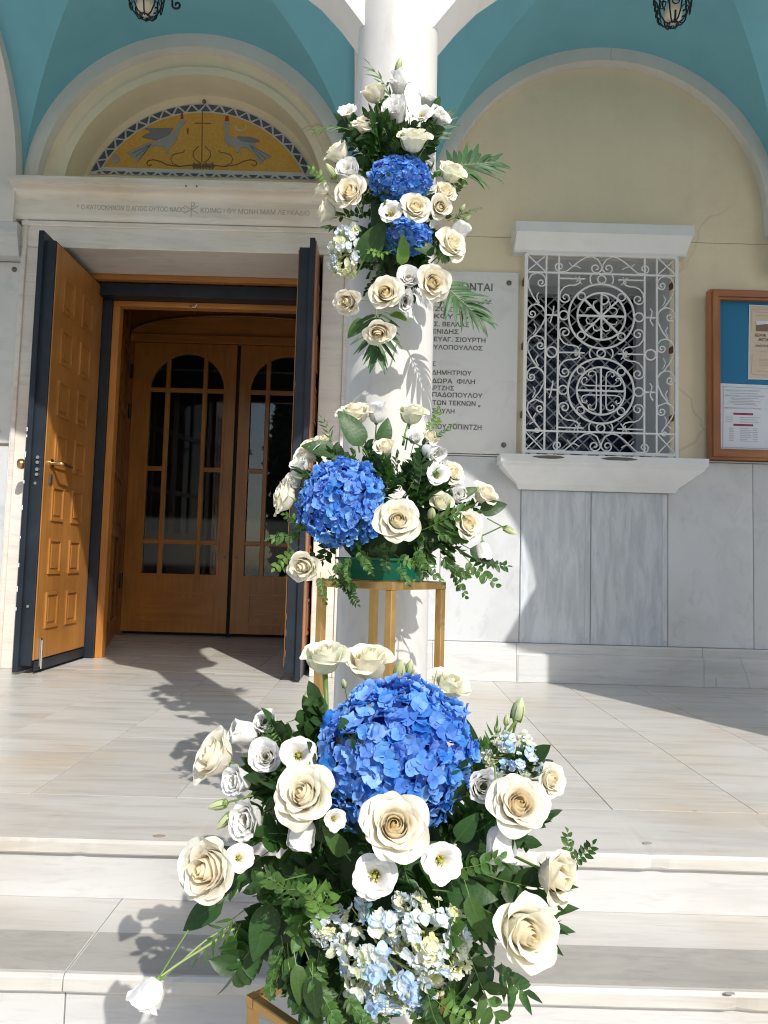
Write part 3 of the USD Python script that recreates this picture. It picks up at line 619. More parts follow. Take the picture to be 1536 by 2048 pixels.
# running scrolls down the sides
for xa, xb in ((X0 + .009, X1), (X4, X5 - .012)):
    w = xb - xa; n = 5; hz = (Z2 - Z1) / 5.0; sd = 1 if xa < 1 else -1
    for k in range(5):
        zt = Z2 - k * hz
        a, b = (xa, xb) if ((k % 2 == 0) == (sd > 0)) else (xb, xa)
        W = lambda u, v: (a + (b - a) * u, zt - v * hz)
        sgn = 1 if b > a else -1
        if k < 4:
            body = [W(.97, .30), W(.94, .16), W(.78, .05), W(.5, .01), W(.2, .08), W(.04, .26), W(.05, .48), W(.3, .78), W(.62, 1.02), W(.9, 1.16)]
            e1 = spiral_end(body[0], np.array(body[0]) - np.array(body[1]), .024, -1 * sgn, 1.3)
            gtube(e1[::-1] + body[1:], .0042, y=GY - .002)
            gtube([W(.62, .62), W(.50, .74), W(.56, .86), W(.66, .96)], .0034, y=GY + .004, name='leaf_bar')
        else:
            body = [W(.97, .26), W(.9, .12), W(.5, .02), W(.12, .14), W(.05, .34), W(.25, .56), W(.52, .76), W(.72, .92)]
            e1 = spiral_end(body[0], np.array(body[0]) - np.array(body[1]), .024, -1 * sgn, 1.3); e2 = spiral_end(body[-1], np.array(body[-1]) - np.array(body[-2]), .016, -1 * sgn, 1.2)
            gtube(e1[::-1] + body[1:] + e2[1:], .0042, y=GY - .002)
            gtube([W(.55, .44), W(.42, .56), W(.5, .68), W(.2, .8)], .0034, y=GY + .004, name='leaf_bar')
for z in (1.38, 1.75, 2.10):                                           # rusty brackets back to the reveal
    gbar((X0 - .004, z), (X0 - .004, z + .03), .012, .05, 'rust', 'bracket', GY + .03); gbar((X5 - .016, z), (X5 - .016, z + .03), .012, .05, 'rust', 'bracket', GY + .03)
for k in range(9): gbar((X0 + .05 + k * .09, Z0 - .017), (X0 + .05 + k * .09, Z0 - .008), .03, .012, 'white_iron_rusty', 'foot')

# ---- mosaic lunette over the door
MY = 4.074
lun = thing('mosaic_lunette', parent=church)
mc = (-1.085, 2.488, .70); mbot = 2.735
seg = Polygon([p for p in arc(*mc, 0, 180, 90) if p[1] > mbot] + []).buffer(0)
inner = Polygon([p for p in arc(mc[0], mc[1], .646, 0, 180, 90) if p[1] > mbot + .045])
obj('border_bed', xz(seg.difference(inner), MY - .006, MY), 'mosaic_white', lun)
obj('gold_ground', xz(inner, MY - .005, MY), 'mosaic_gold', lun)
nb = 30; bw = 1.25 / nb; x0 = mc[0] - .625
for i in range(nb):
    a = x0 + i * bw; up = i % 2; p = [(a + .004, mbot + .006), (a + 2 * bw - .012, mbot + .006), (a + bw - .004, mbot + .036)] if not up else [(a + .006, mbot + .038), (a + 2 * bw - .014, mbot + .038), (a + bw - .004, mbot + .009)]
    q = Polygon(p).intersection(seg).buffer(-.0025)
    if q.area > 1e-5: obj('border_tile', xz(q, MY - .009, MY - .0055), 'mosaic_slate', lun)
na = 38; t0 = math.asin((mbot + .05 - mc[1]) / .675)
for i in range(na):
    ta = t0 + (math.pi - 2 * t0) * i / na; tb = t0 + (math.pi - 2 * t0) * (i + 1) / na; tc = (ta + tb) / 2 + .5 * (tb - ta); P3 = lambda t, r: (mc[0] + r * math.cos(t), mc[1] + r * math.sin(t))
    up = i % 2; p = [P3(ta + .006, .695), P3(tb + (tb - ta) - .012, .695), P3(tb, .654)] if up else [P3(ta + .006, .652), P3(tb + (tb - ta) - .012, .652), P3(tb, .692)]
    q = Polygon(p).intersection(seg).buffer(-.0025)
    if not q.is_empty and q.area > 1e-5: obj('border_tile', xz(q, MY - .009, MY - .0055), 'mosaic_slate', lun)
def L(cx, cy): p = atY(160 + cx / 3.072, 180 + cy / 3.072, MY - .006); return (p[0], p[2])
def lpoly(name, pts, m, y=MY - .0075, sm=True):
    q = Polygon([L(*p) for p in pts]).buffer(0)
    if sm: q = q.buffer(.006).buffer(-.009).buffer(.003)
    obj(name, xz(q, y, MY - .0045), m, lun)
def lline(name, pts, r, m, y=MY - .006):
    obj(name, tube([(L(*p)[0], y, L(*p)[1]) for p in pts], r, 5), m, lun)
lpoly('bird', [(655, 192), (625, 180), (600, 196), (590, 235), (565, 265), (520, 285), (470, 310), (440, 330), (470, 345), (520, 350), (530, 390), (545, 390), (548, 350), (580, 330), (600, 285), (612, 240), (640, 205)], 'mosaic_grey')
lpoly('bird_wing', [(575, 235), (385, 235), (440, 255), (375, 290), (470, 308), (540, 280)], 'mosaic_grey_dark', MY - .0095)
lpoly('bird_tail', [(470, 315), (420, 325), (285, 385), (320, 410), (350, 445), (385, 400), (440, 350), (480, 340)], 'mosaic_grey', MY - .0085)
for k in range(3): lline('tail_line', [(440 - 5 * k, 335 + 6 * k), (320 + 22 * k, 392 + 18 * k)], .0014, 'mosaic_slate', MY - .0095)
lpoly('bird', [(880, 205), (905, 190), (918, 205), (915, 260), (920, 285), (960, 295), (1020, 300), (1060, 320), (1080, 345), (1020, 355), (985, 352), (975, 385), (960, 385), (955, 350), (910, 340), (888, 305), (892, 240)], 'mosaic_grey')
lpoly('bird_wing', [(960, 285), (1050, 290), (1110, 312), (1070, 325), (990, 315)], 'mosaic_grey_dark', MY - .0095)
lpoly('bird_tail', [(1030, 325), (1090, 365), (1185, 408), (1140, 420), (1110, 455), (1075, 400), (1020, 350)], 'mosaic_grey', MY - .0085)
for k in range(3): lline('tail_line', [(1045 + 4 * k, 340 + 8 * k), (1165 - 22 * k, 408 + 16 * k)], .0014, 'mosaic_slate', MY - .0095)
lpoly('bird_comb', [(618, 178), (620, 145), (632, 142), (636, 176)], 'mosaic_red', sm=False); lpoly('bird_comb', [(890, 190), (896, 158), (912, 158), (916, 190)], 'mosaic_red', sm=False)
lline('cross', [(752, 132), (748, 440)], .0028, 'mosaic_brown'); lline('cross', [(705, 203), (806, 205)], .0028, 'mosaic_brown')
ringc = [(748 + 58 * math.cos(t), 395 + 55 * math.sin(t)) for t in np.linspace(-2.2, 5.3 - 2.2 + .0, 20)]
for s_ in (-1, 1):
    lline('vine', [(748 + s_ * u, v) for u, v in ((18, 345), (32, 358), (52, 380), (54, 405), (40, 428), (12, 445))], .0026, 'mosaic_brown')
    lline('vine', [(748 + s_ * u, v) for u, v in ((10, 455), (70, 462), (140, 470), (210, 460), (262, 436), (300, 428), (332, 436), (338, 455), (322, 468), (308, 458))], .0032, 'mosaic_brown')
    lline('vine', [(748 + s_ * u, v) for u, v in ((140, 468), (180, 450), (190, 425), (180, 400), (150, 388), (115, 384), (105, 370))], .0024, 'mosaic_brown')
for k in range(7): lpoly('vine_leaf', [(690 + 19 * k, 470), (700 + 19 * k, 438 + 8 * (k % 2)), (712 + 19 * k, 468), (700 + 19 * k, 492)], 'mosaic_brown', MY - .008)
lpoly('rosette', [(218 + 26 * math.cos(t), 425 + 26 * math.sin(t)) for t in np.linspace(0, 6.2, 14)], 'mosaic_grey')
lpoly('rosette_ring', [(990 + 34 * math.cos(t), 228 + 26 * math.sin(t)) for t in np.linspace(-.4, 3.6, 12)] + [(990 + 28 * math.cos(t), 228 + 20 * math.sin(t)) for t in np.linspace(3.6, -.4, 12)], 'mosaic_white', sm=False)
lpoly('red_mark', [(655, 240), (668, 235), (666, 262), (660, 275)], 'mosaic_brown', sm=False)
obj('lunette_knob', trimesh.creation.icosphere(2, .011).apply_translation([-1.093, 4.06, 3.196]), 'bolt_bronze', lun)

# ---- outer double door
def leaf(name_lab, xin, xout, inner_face):
    """xin: the face towards the passage; the leaf stands square to the wall from Y 3.64 to 4.27."""
    d = thing('door_leaf', parent=church, label=name_lab)
    s = 1 if xin > xout else -1
    Y0, Y1, Zb, Zt = 3.638, 4.27, .012, 2.192
    core = bx(min(xin - s * .006, xout), max(xin - s * .006, xout), Y0 + .004, Y1, Zb + .03, Zt - .02, .002)
    obj('steel_core', core, 'steel_navy', d)
    # outer sheet edge stands proud at the top and the meeting edge
    lip = [min(xout - s * .004, xout + s * .022), max(xout - s * .004, xout + s * .022)]
    obj('steel_lip', bx(lip[0], lip[1], Y0 - .018, Y1, Zb, Zt + .022, .002), 'steel_navy', d)
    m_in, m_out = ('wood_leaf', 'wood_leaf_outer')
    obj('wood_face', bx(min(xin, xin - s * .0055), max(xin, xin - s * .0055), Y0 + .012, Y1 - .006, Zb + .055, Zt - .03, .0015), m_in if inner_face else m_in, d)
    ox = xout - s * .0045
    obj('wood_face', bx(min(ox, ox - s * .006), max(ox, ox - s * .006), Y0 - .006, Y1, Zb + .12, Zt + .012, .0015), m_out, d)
    rows = [(.215, .395), (.487, .667), (.757, .937), (1.027, 1.207), (1.297, 1.482), (1.568, 1.752), (1.838, 2.022)]
    for (za, zb) in rows:
        for (ya, yb) in ((3.745, 3.885), (3.985, 4.125)):
            for side, xf, m in ((s, xin, m_in), (-s, ox - s * .006, m_out)):
                fr = sbox(ya, za, yb, zb).difference(sbox(ya + .014, za + .014, yb - .014, zb - .014))
                fz = yz(fr, 0, .007); f2 = yz(sbox(ya + .03, za + .03, yb - .03, zb - .03), 0, .004)
                for q in (fz, f2):
                    v = q.vertices.copy(); v[:, 0] = xf + side * v[:, 0]; q.vertices = v
                    if side < 0: q.invert()
                # bevel the raised field
                obj('moulding', fz, m, d); obj('raised_field', f2, m, d)
    # edge: bolts, latch holes
    xe = (xin + xout) / 2
    return d, s, xe, Y0
d1, s1, xe1, y1_ = leaf('left leaf, inner side lit low down, brass lever handle', -1.690, -1.772, True)
for z in (1.02, 1.045, .985, .96): obj('lock_bolt', trimesh.creation.cylinder(.0085, .02, sections=14).apply_transform(trimesh.transformations.rotation_matrix(math.pi / 2, [1, 0, 0])).apply_translation([xe1 + .012, y1_ + .002, z + .018]), 'steel_bright', d1)
for z in (.935, .33): obj('edge_screw', trimesh.creation.cylinder(.007, .006, sections=12).apply_transform(trimesh.transformations.rotation_matrix(math.pi / 2, [1, 0, 0])).apply_translation([xe1 + .004, y1_ + .002, z]), 'steel_bright', d1)
obj('edge_hole', trimesh.creation.cylinder(.007, .004, sections=12).apply_transform(trimesh.transformations.rotation_matrix(math.pi / 2, [1, 0, 0])).apply_translation([xe1 + .01, y1_ + .0035, 1.325]), 'dark_void', d1)
obj('handle', cat_([tube([(-1.689, 3.715, 1.045), (-1.640, 3.715, 1.045), (-1.632, 3.72, 1.044), (-1.630, 3.735, 1.043), (-1.632, 3.83, 1.040)], [.011, .011, .0105, .010, .007], 10),
                    trimesh.creation.cylinder(.022, .008, sections=20).apply_transform(trimesh.transformations.rotation_matrix(math.pi / 2, [0, 1, 0])).apply_translation([-1.686, 3.715, 1.045])]), 'brass', d1, smooth=40)
obj('keyhole_plate', bx(-1.6895, -1.682, 3.70, 3.728, .94, .99, .002), 'bolt_bronze', d1); obj('keyhole', bx(-1.6825, -1.6805, 3.711, 3.717, .952, .975), 'dark_void', d1)
obj('knob', cat_([lathe([(0, 0), (.016, 0), (.012, .012), (.012, .028), (.022, .036), (.027, .05), (.024, .062), (0, .068)], 20).apply_transform(trimesh.transformations.rotation_matrix(-math.pi / 2, [0, 1, 0])).apply_translation([-1.776, 3.69, 1.035])]), 'brass', d1, smooth=40)
obj('floor_bolt', cat_([bx(-1.690, -1.682, 3.70, 3.722, .03, .17, .002), tube([(-1.679, 3.711, .02), (-1.679, 3.711, .16)], .006, 8)]), 'steel_bright', d1)
obj('kick_strip', bx(-1.6895, -1.684, 3.655, 4.26, .015, .062), 'steel_navy', d1)
d2, s2, xe2, y2_ = leaf('right leaf seen edge on, dark steel edge with lock plate', -.470, -.388, False)
obj('lock_plate', bx(xe2 - .014, xe2 + .014, y2_ + .001, y2_ + .006, .98, 1.09, .001), 'steel_navy', d2); obj('latch', bx(xe2 - .006, xe2 + .016, y2_ - .006, y2_ + .004, 1.072, 1.082, .001), 'steel_bright', d2)
obj('cylinder_lock', trimesh.creation.icosphere(2, .010).apply_translation([xe2 - .002, y2_ + .002, 1.02]), 'steel_bright', d2)
obj('edge_hole', trimesh.creation.cylinder(.011, .004, sections=14).apply_transform(trimesh.transformations.rotation_matrix(math.pi / 2, [1, 0, 0])).apply_translation([xe2, y2_ + .0030, .20]), 'dark_void', d2)
# frame of the outer door
df = thing('door_frame', parent=church)
obj('wood_casing', bx(-1.80, -.36, 4.16, 4.20, 2.178, 2.2085, .002), 'wood_inner_across', df)
obj('steel_head', bx(-1.80, -.36, 4.21, 4.35, 2.102, 2.177, .002), 'steel_navy', df)
obj('steel_post', bx(-1.80, -1.642, 4.275, 4.35, .0, 2.1015, .002), 'steel_navy', df); obj('steel_post', bx(-.505, -.36, 4.275, 4.35, .0, 2.1015, .002), 'steel_navy', df)
obj('wood_casing', bx(-1.641, -1.60, 4.30, 4.36, .0, 2.0695, .002), 'wood_inner', df); obj('wood_casing', bx(-1.64, -.507, 4.30, 4.36, 2.070, 2.1015, .002), 'wood_inner_across', df); obj('wood_casing', bx(-.546, -.506, 4.30, 4.36, .0, 2.0695, .002), 'wood_inner', df)
obj('closer_hook', tube([(-1.18, 4.29, 2.08), (-1.17, 4.28, 2.065), (-1.15, 4.28, 2.068), (-1.14, 4.28, 2.085)], .003, 5), 'steel_bright', df)
# ---- vestibule and inner glazed doors
ve = thing('vestibule', parent=church)
def side_panel(sg):
    X = lambda y: (-1.615 - (y - 4.36) * (1.985 - 1.615) / 1.24) if sg < 0 else (-.53 + (y - 4.36) * (.37 / 1.24))
    def quad(name, ya, yb, za, zb, off, m):
        t = .02
        V = []
        for y in (ya, yb):
            for z in (za, zb):
                for o in (off, off + t): V.append((X(y) + sg * o, y, z))
        obj(name, trimesh.convex.convex_hull(np.array(V)), m, ve)
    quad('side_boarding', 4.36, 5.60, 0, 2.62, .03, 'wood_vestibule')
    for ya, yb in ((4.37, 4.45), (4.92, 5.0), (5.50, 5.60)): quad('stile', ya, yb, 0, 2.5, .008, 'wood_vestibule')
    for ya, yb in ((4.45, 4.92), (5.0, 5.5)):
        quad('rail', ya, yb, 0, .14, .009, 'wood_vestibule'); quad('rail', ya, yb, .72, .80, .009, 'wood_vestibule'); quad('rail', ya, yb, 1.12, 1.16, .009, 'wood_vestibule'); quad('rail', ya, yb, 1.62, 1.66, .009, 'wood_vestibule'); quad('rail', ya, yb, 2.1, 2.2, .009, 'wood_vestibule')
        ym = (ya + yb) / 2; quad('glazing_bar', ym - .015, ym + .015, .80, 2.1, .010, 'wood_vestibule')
        for za, zb in ((.80, 1.12), (1.16, 1.62), (1.66, 2.1)):
            quad('pane', ya, ym - .015, za, zb, .024, 'window_glass_dark'); quad('pane', ym + .015, yb, za, zb, .024, 'window_glass_dark')
M['window_glass_dark'] = plain('window_glass_dark', (.010, .012, .016), .02, 0, .6)
side_panel(-1); side_panel(1)
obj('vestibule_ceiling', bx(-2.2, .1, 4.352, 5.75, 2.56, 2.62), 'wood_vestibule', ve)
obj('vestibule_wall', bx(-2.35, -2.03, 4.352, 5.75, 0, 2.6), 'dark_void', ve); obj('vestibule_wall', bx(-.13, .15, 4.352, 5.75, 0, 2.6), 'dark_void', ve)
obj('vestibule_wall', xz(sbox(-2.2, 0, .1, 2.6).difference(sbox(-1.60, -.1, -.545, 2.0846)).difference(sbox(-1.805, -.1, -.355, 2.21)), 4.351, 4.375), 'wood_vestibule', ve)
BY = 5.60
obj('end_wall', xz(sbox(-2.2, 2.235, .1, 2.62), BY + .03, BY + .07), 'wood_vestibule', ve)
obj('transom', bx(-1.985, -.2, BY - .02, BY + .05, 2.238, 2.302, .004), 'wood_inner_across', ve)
lunp = Polygon([(-1.98, 2.305)] + [(-1.10 - .88 * math.cos(t), 2.305 + .155 * math.sin(t) + .005) for t in np.linspace(0, math.pi, 30)] + [(-.22, 2.305)])
obj('arched_panel', xz(lunp, BY + .008, BY + .029), 'wood_inner_across', ve)
arcp = [(-1.10 - .88 * math.cos(t), BY + .006, 2.308 + .157 * math.sin(t)) for t in np.linspace(0, math.pi, 30)]
obj('arch_bead', tube(arcp, .012, 6), 'wood_vestibule', ve, smooth=True)
for nm, xa, xb in (('left', -1.955, -1.163), ('right', -1.135, -.343)):
    d = thing('inner_door', parent=church)
    gx0, gx1 = xa + .135, xb - .085; gz0, gz1 = .462, 1.87; R = (gx1 - gx0) / 2; gc = (gx0 + gx1) / 2
    if nm == 'right': gx0, gx1 = xa + .085, xb - .135; gc = (gx0 + gx1) / 2
    hole = Polygon([(gx0, gz0), (gx1, gz0), (gx1, gz1)] + arc(gc, gz1, R)[1:-1] + [(gx0, gz1)])
    obj('stile_and_rail', xz(sbox(xa, .03, xb, 2.234).difference(hole), BY, BY + .045), 'wood_inner', d)
    obj('glazing_bead', xz(hole.buffer(.012).difference(hole.buffer(-.004)), BY - .008, BY - .0002), 'wood_inner', d)
    for x in (gx0 + (gx1 - gx0) * .235, gx0 + (gx1 - gx0) * .735):
        top = gz1 + math.sqrt(max(R * R - (x - gc) ** 2, 0))
        obj('glazing_bar', bx(x - .017, x + .017, BY - .003, BY + .03, gz0, top, .004), 'wood_inner', d)
    for z in (.708, 1.872): obj('glazing_bar', bx(gx0, gx1, BY - .0005, BY + .028, z - .017, z + .017, .004), 'wood_inner_across', d)
    for x0_, x1_ in ((gx0, gx0 + (gx1 - gx0) * .235), (gx0 + (gx1 - gx0) * .735, gx1)): obj('glazing_bar', bx(x0_, x1_, BY - .0005, BY + .028, 1.246, 1.280, .004), 'wood_inner_across', d)
    obj('pane', xz(hole.buffer(.006), BY + .015, BY + .019), 'window_glass', d)
    pf = sbox(xa + .12, .10, xb - .10, .335)
    obj('panel_moulding', xz(pf.difference(pf.buffer(-.022, join_style=2)), BY - .010, BY - .0003), 'wood_inner_across', d); obj('raised_panel', xz(pf.buffer(-.05, join_style=2), BY - .007, BY - .0003), 'wood_inner_across', d)
    xl = xb - .03 if nm == 'left' else xa + .03
    obj('lock', trimesh.creation.cylinder(.012, .01, sections=14).apply_transform(trimesh.transformations.rotation_matrix(math.pi / 2, [1, 0, 0])).apply_translation([xl, BY - .003, .60]), 'bolt_bronze', d)
    for z in (.35, 1.64, 1.95):
        if nm == 'left': obj('hinge', tube([(xa - .008, BY - .012, z), (xa - .008, BY - .012, z + .11)], .012, 8), 'iron_black', d)
obj('door_post', bx(-2.03, -1.957, BY - .005, BY + .06, 0, 2.236), 'wood_vestibule', ve); obj('door_gap', bx(-1.163, -1.135, BY + .02, BY + .05, 0, 2.236), 'dark_void', ve)
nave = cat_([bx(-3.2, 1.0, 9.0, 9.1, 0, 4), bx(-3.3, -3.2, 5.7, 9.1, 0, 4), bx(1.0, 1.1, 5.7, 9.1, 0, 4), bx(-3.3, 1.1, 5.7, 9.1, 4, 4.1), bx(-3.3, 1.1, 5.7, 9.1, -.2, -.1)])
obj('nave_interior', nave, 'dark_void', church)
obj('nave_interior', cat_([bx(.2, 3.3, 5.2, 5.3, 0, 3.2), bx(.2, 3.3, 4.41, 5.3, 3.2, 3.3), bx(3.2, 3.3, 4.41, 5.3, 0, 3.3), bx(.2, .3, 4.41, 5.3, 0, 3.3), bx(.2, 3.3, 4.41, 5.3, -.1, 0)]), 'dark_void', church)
obj('curtain_pole', tube([(-1.9, 5.9, 2.1), (-.3, 5.9, 2.1)], .012, 8), 'bolt_bronze', ve)

# ---- the column in front
colm = thing('column', 'slender white marble column carrying the porch arches behind the flowers', 'column')
prof = [(0, 0), (.150, 0), (.150, .06), (.146, .07), (.132, .078), (.128, .09), (.134, .10), (.118, .118), (.1105, .135)]
prof += [(.1105 - .0105 * (t ** 1.3), .135 + 1.745 * t) for t in np.linspace(.02, 1, 40)] + [(.100, 2.16), (0, 2.16)]
obj('shaft', lathe(prof, 64).apply_translation([.003, 1.78, 0]), 'marble_column', colm, smooth=35)
def capital():
    h = [(.085, 1.90), (.150, 1.985), (.205, 2.045), (.262, 2.088), (.266, 2.118), (.262, 2.16)]
    return xz(Polygon([(.003 + a, z) for a, z in h] + [(.003 - a, z) for a, z in h[::-1]]), 1.725, 1.865)
obj('capital', capital(), 'plaster_white', colm)
obj('neck_ring', lathe([(.09, 2.10), (.104, 2.10), (.109, 2.107), (.109, 2.118), (.104, 2.124), (.09, 2.124)], 48).apply_translation([.003, 1.78, 0]), 'marble_column', colm, smooth=35)
colm2 = thing('column', 'slender white marble column beyond the left edge, carrying the next arch', 'column')
obj('shaft', lathe(prof, 64).apply_translation([-2.14, 1.78, 0]), 'marble_column', colm2, smooth=35); c_ = capital(); c_.apply_translation([-2.143, 0, 0]); obj('capital', c_, 'plaster_white', colm2)

# ---- plaques, notice board, lanterns
pl = thing('memorial_plaque', 'pale marble plaque of engraved Greek names fixed left of the window', 'plaque')
PY = 3.872
obj('slab', bx(-.01, .690, PY, YP + .008, 1.178, 2.165, .003), 'marble_plaque', pl)
for x, z in ((.637, 2.105), (.622, 1.228), (.04, 2.105), (.04, 1.228)):
    obj('bolt', lathe([(0, 0), (.014, 0), (.0135, .004), (.009, .008), (0, .009)], 18).apply_transform(trimesh.transformations.rotation_matrix(math.pi / 2, [1, 0, 0])).apply_translation([x, PY - .0005, z]), 'bolt_bronze', pl, smooth=40)
def pz(px, py): p = atY(px, py, PY); return p[0], p[2]
def pline(s, x_right_px, y_px, hpx, bold=True, xl=None, name='lettering'):
    xr, z = pz(x_right_px, y_px + hpx); h = hpx * PY / FPX
    fit = None
    if xl: fit = xr - pz(xl, y_px + hpx)[0]
    text_on_wall(s, 0, z, h, PY, name, 'letter_dark', pl, right=xr, bold=bold, sx=1.08, fit=fit)
for s, xr, y, h, xl in (('ΚΤΙΤΟΡΕΣ ΤΙΜΩΝΤΑΙ', 985, 567, 15, 780), ('ΑΝΤΩΝ. ΛΑΖΑΡΟΥ', 983, 600, 9, 800), ('ΓΕΩΡ. ΡΙΖΟΣ', 905, 614, 9, 800), ('Θ. Ο.Α. ΚΟΥΤΣΑΠΑ', 972, 630, 9, 800), ('ΑΦΟΙ ΟΡΕΣ. ΒΕΛΛΑΣ', 938, 645, 9, 800), ('ΑΓΓ. ΞΕΝΙΔΗΣ', 917, 659, 9, 820),
                        ('ΕΛΕΝΗ ΗΛΙΑ ΕΥΑΓ. ΣΙΟΥΡΤΗ', 971, 676, 9, 780), ('ΠΑΝ. ΤΡΙΑΝΤΑΦΥΛΟΠΟΥΛΛΟΣ', 965, 692, 9, 758), ('ΙΕΡΕΥΣ ΠΑΥΛΟΣ', 871, 723, 9, 760), ('ΝΙΚ. Β. ΔΗΜΗΤΡΙΟΥ', 943, 742, 9, 820), ('Κ. ΘΕΟΔΩΡΑ  ΦΙΛΗ', 950, 759, 9, 815),
                        ('ΓΕΩΡΓ. ΜΑΡΤΖΗΣ', 908, 772, 9, 800), ('ΒΑΣΙΛΙΚΗ ΠΑΠΑΔΟΠΟΥΛΟΥ', 965, 787, 9, 775), ('„ΓΟΝΕΩΝ ΚΑΙ ΤΩΝ ΤΕΚΝΩΝ „', 961, 803, 9, 775), ('ΜΑΡΙΑ ΣΟΥΛΗ', 909, 818, 9, 820), ('ΧΑΡΑΛΑΜΠΟΥ ΤΟΠΙΝΤΖΗ', 963, 850, 10, 800)):
    pline(s, xr, y, h, True, xl)
pl2 = thing('memorial_plaque', 'bare edge of a bolted marble plaque left of the door surround', 'plaque')
obj('slab', bx(-2.7, -1.966, PY, YP, 1.165, 2.146, .003), 'marble_plaque', pl2)
for x, z in ((-2.018, 2.105), (-2.052, 1.224)):
    obj('bolt', lathe([(0, 0), (.014, 0), (.0135, .004), (.009, .008), (0, .009)], 18).apply_transform(trimesh.transformations.rotation_matrix(math.pi / 2, [1, 0, 0])).apply_translation([x, PY - .0005, z]), 'bolt_bronze', pl2, smooth=40)

nb_ = thing('notice_board', 'wood framed notice board with blue backing right of the barred window', 'notice board')
BX0, BX1, BZ0, BZ1, BYf = 1.695, 2.62, 1.178, 2.085, 3.825
def frame_bar(p, m):  # mitred bar
    obj('frame_bar', xz(Polygon(p), BYf, BYf + .05), m, nb_); 
w_ = .054
frame_bar([(BX0, BZ0), (BX0 + w_, BZ0 + w_), (BX0 + w_, BZ1 - w_), (BX0, BZ1)], 'wood_board'); frame_bar([(BX1, BZ0), (BX1, BZ1), (BX1 - w_, BZ1 - w_), (BX1 - w_, BZ0 + w_)], 'wood_board')
frame_bar([(BX0, BZ0), (BX1, BZ0), (BX1 - w_, BZ0 + w_), (BX0 + w_, BZ0 + w_)], 'wood_board_across'); frame_bar([(BX0, BZ1), (BX0 + w_, BZ1 - w_), (BX1 - w_, BZ1 - w_), (BX1, BZ1)], 'wood_board_across')
for p_, m_ in (([(BX0 + .012, BZ0 + .012), (BX0 + .04, BZ0 + .04), (BX0 + .04, BZ1 - .04), (BX0 + .012, BZ1 - .012)], 'wood_board'), ([(BX0 + .012, BZ1 - .012), (BX0 + .04, BZ1 - .04), (BX1 - .04, BZ1 - .04), (BX1 - .012, BZ1 - .012)], 'wood_board_across'), ([(BX0 + .012, BZ0 + .012), (BX1 - .012, BZ0 + .012), (BX1 - .04, BZ0 + .04), (BX0 + .04, BZ0 + .04)], 'wood_board_across')):
    obj('frame_moulding', xz(Polygon(p_), BYf - .010, BYf - .0003), m_, nb_)
obj('backing', bx(BX0 + .02, BX1 - .02, BYf + .03, BYf + .04, BZ0 + .02, BZ1 - .02), 'board_blue', nb_)
NYp = BYf + .0285
nt = thing('notice', 'cream decorated notice with a small picture pinned on the blue board', 'notice')
obj('paper', xz(Polygon([(1.908, 1.612), (1.916, 2.016), (2.24, 2.010), (2.235, 1.61)]), NYp - .001, NYp), 'paper_white', nt)
obj('print_area', xz(Polygon([(1.914, 1.618), (1.921, 2.010), (2.235, 2.005), (2.23, 1.616)]), NYp - .0015, NYp - .0011), 'paper_cream', nt)
obj('picture', bx(1.95, 2.20, NYp - .0022, NYp - .0016, 1.872, 1.925), 'print_brown', nt); obj('picture_sky', xz(Polygon([(1.952, 1.905), (1.952, 1.928), (2.2, 1.928), (2.2, 1.915), (2.0, 1.912)]), NYp - .0028, NYp - .0024), 'paper_white', nt)
for s, z, h, f, x in (('ΙΕΡΑ ΜΗΤΡΟΠΟΛΗ', 1.843, .016, .25, 1.944), ('ΑΓΙΟΥ ΓΕΩΡΓ', 1.820, .016, .19, 1.962), ('ΛΕΥΚΑΔΟΣ ΚΑΙ', 1.788, .011, .22, 1.946)):
    text_on_wall(s, x, z, h, NYp - .0013, 'heading', 'print_brown', nt, fit=f, bold=True, depth=.0006)
def rule(par, x0_, x1_, z, m, t=.003): obj('print_line', bx(x0_, x1_, NYp - .0021, NYp - .0014, z, z + t), m, par)
for z, a, b in ((1.955, 1.95, 2.2), (1.975, 1.94, 2.2), (1.76, 1.97, 2.18), (1.72, 1.965, 2.18), (1.712, 1.965, 2.15), (1.70, 1.965, 2.17), (1.688, 1.965, 2.1), (1.655, 1.95, 2.2)): rule(nt, a, b, z, 'print_pink')
for p_ in ([(1.93, 1.99), (1.93, 1.88)], [(1.93, 1.99), (2.02, 1.99)], [(1.93, 1.74), (1.926, 1.64)], [(1.926, 1.64), (2.0, 1.635)]):
    obj('ornament', tube([(x, NYp - .0016, z) for x, z in p_], .0012, 4), 'print_pink', nt)
nt2 = thing('notice', 'white printed timetable with two red bars at the foot of the blue board', 'notice')
obj('paper', xz(Polygon([(1.752, 1.232), (1.757, 1.586), (2.06, 1.582), (2.06, 1.230)]), NYp - .001, NYp), 'paper_white', nt2)
for p_ in ([(1.772, 1.235), (1.776, 1.568)], [(1.776, 1.568), (2.05, 1.565)], [(1.765, 1.245), (2.05, 1.243)]): obj('border_line', tube([(x, NYp - .0012, z) for x, z in p_], .0012, 4), 'print_grey', nt2)
for s, z, h, f, x in (('ΙΕΡΟΣ ΝΑΟΣ ΑΓ. ΓΕΩΡΓΙΟΥ', 1.545, .008, .175, 1.792), ('ΠΡΟΓΡΑΜΜΑ Ι. Α. ΑΚΟΛΟΥΘΙΩΝ', 1.517, .008, .205, 1.783), ('ΕΒΔΟΜΑΔΙΑΙΟ ΩΡΑΡΙΟ', 1.452, .007, .19, 1.783)):
    text_on_wall(s, x, z, h, NYp - .0008, 'heading', 'print_dark', nt2, fit=f, bold=False, depth=.0006)
for z in (1.419, 1.360): obj('red_bar', bx(1.828, 1.932, NYp - .0016, NYp - .0011, z, z + .011), 'print_red', nt2)
rg = random.Random(3)
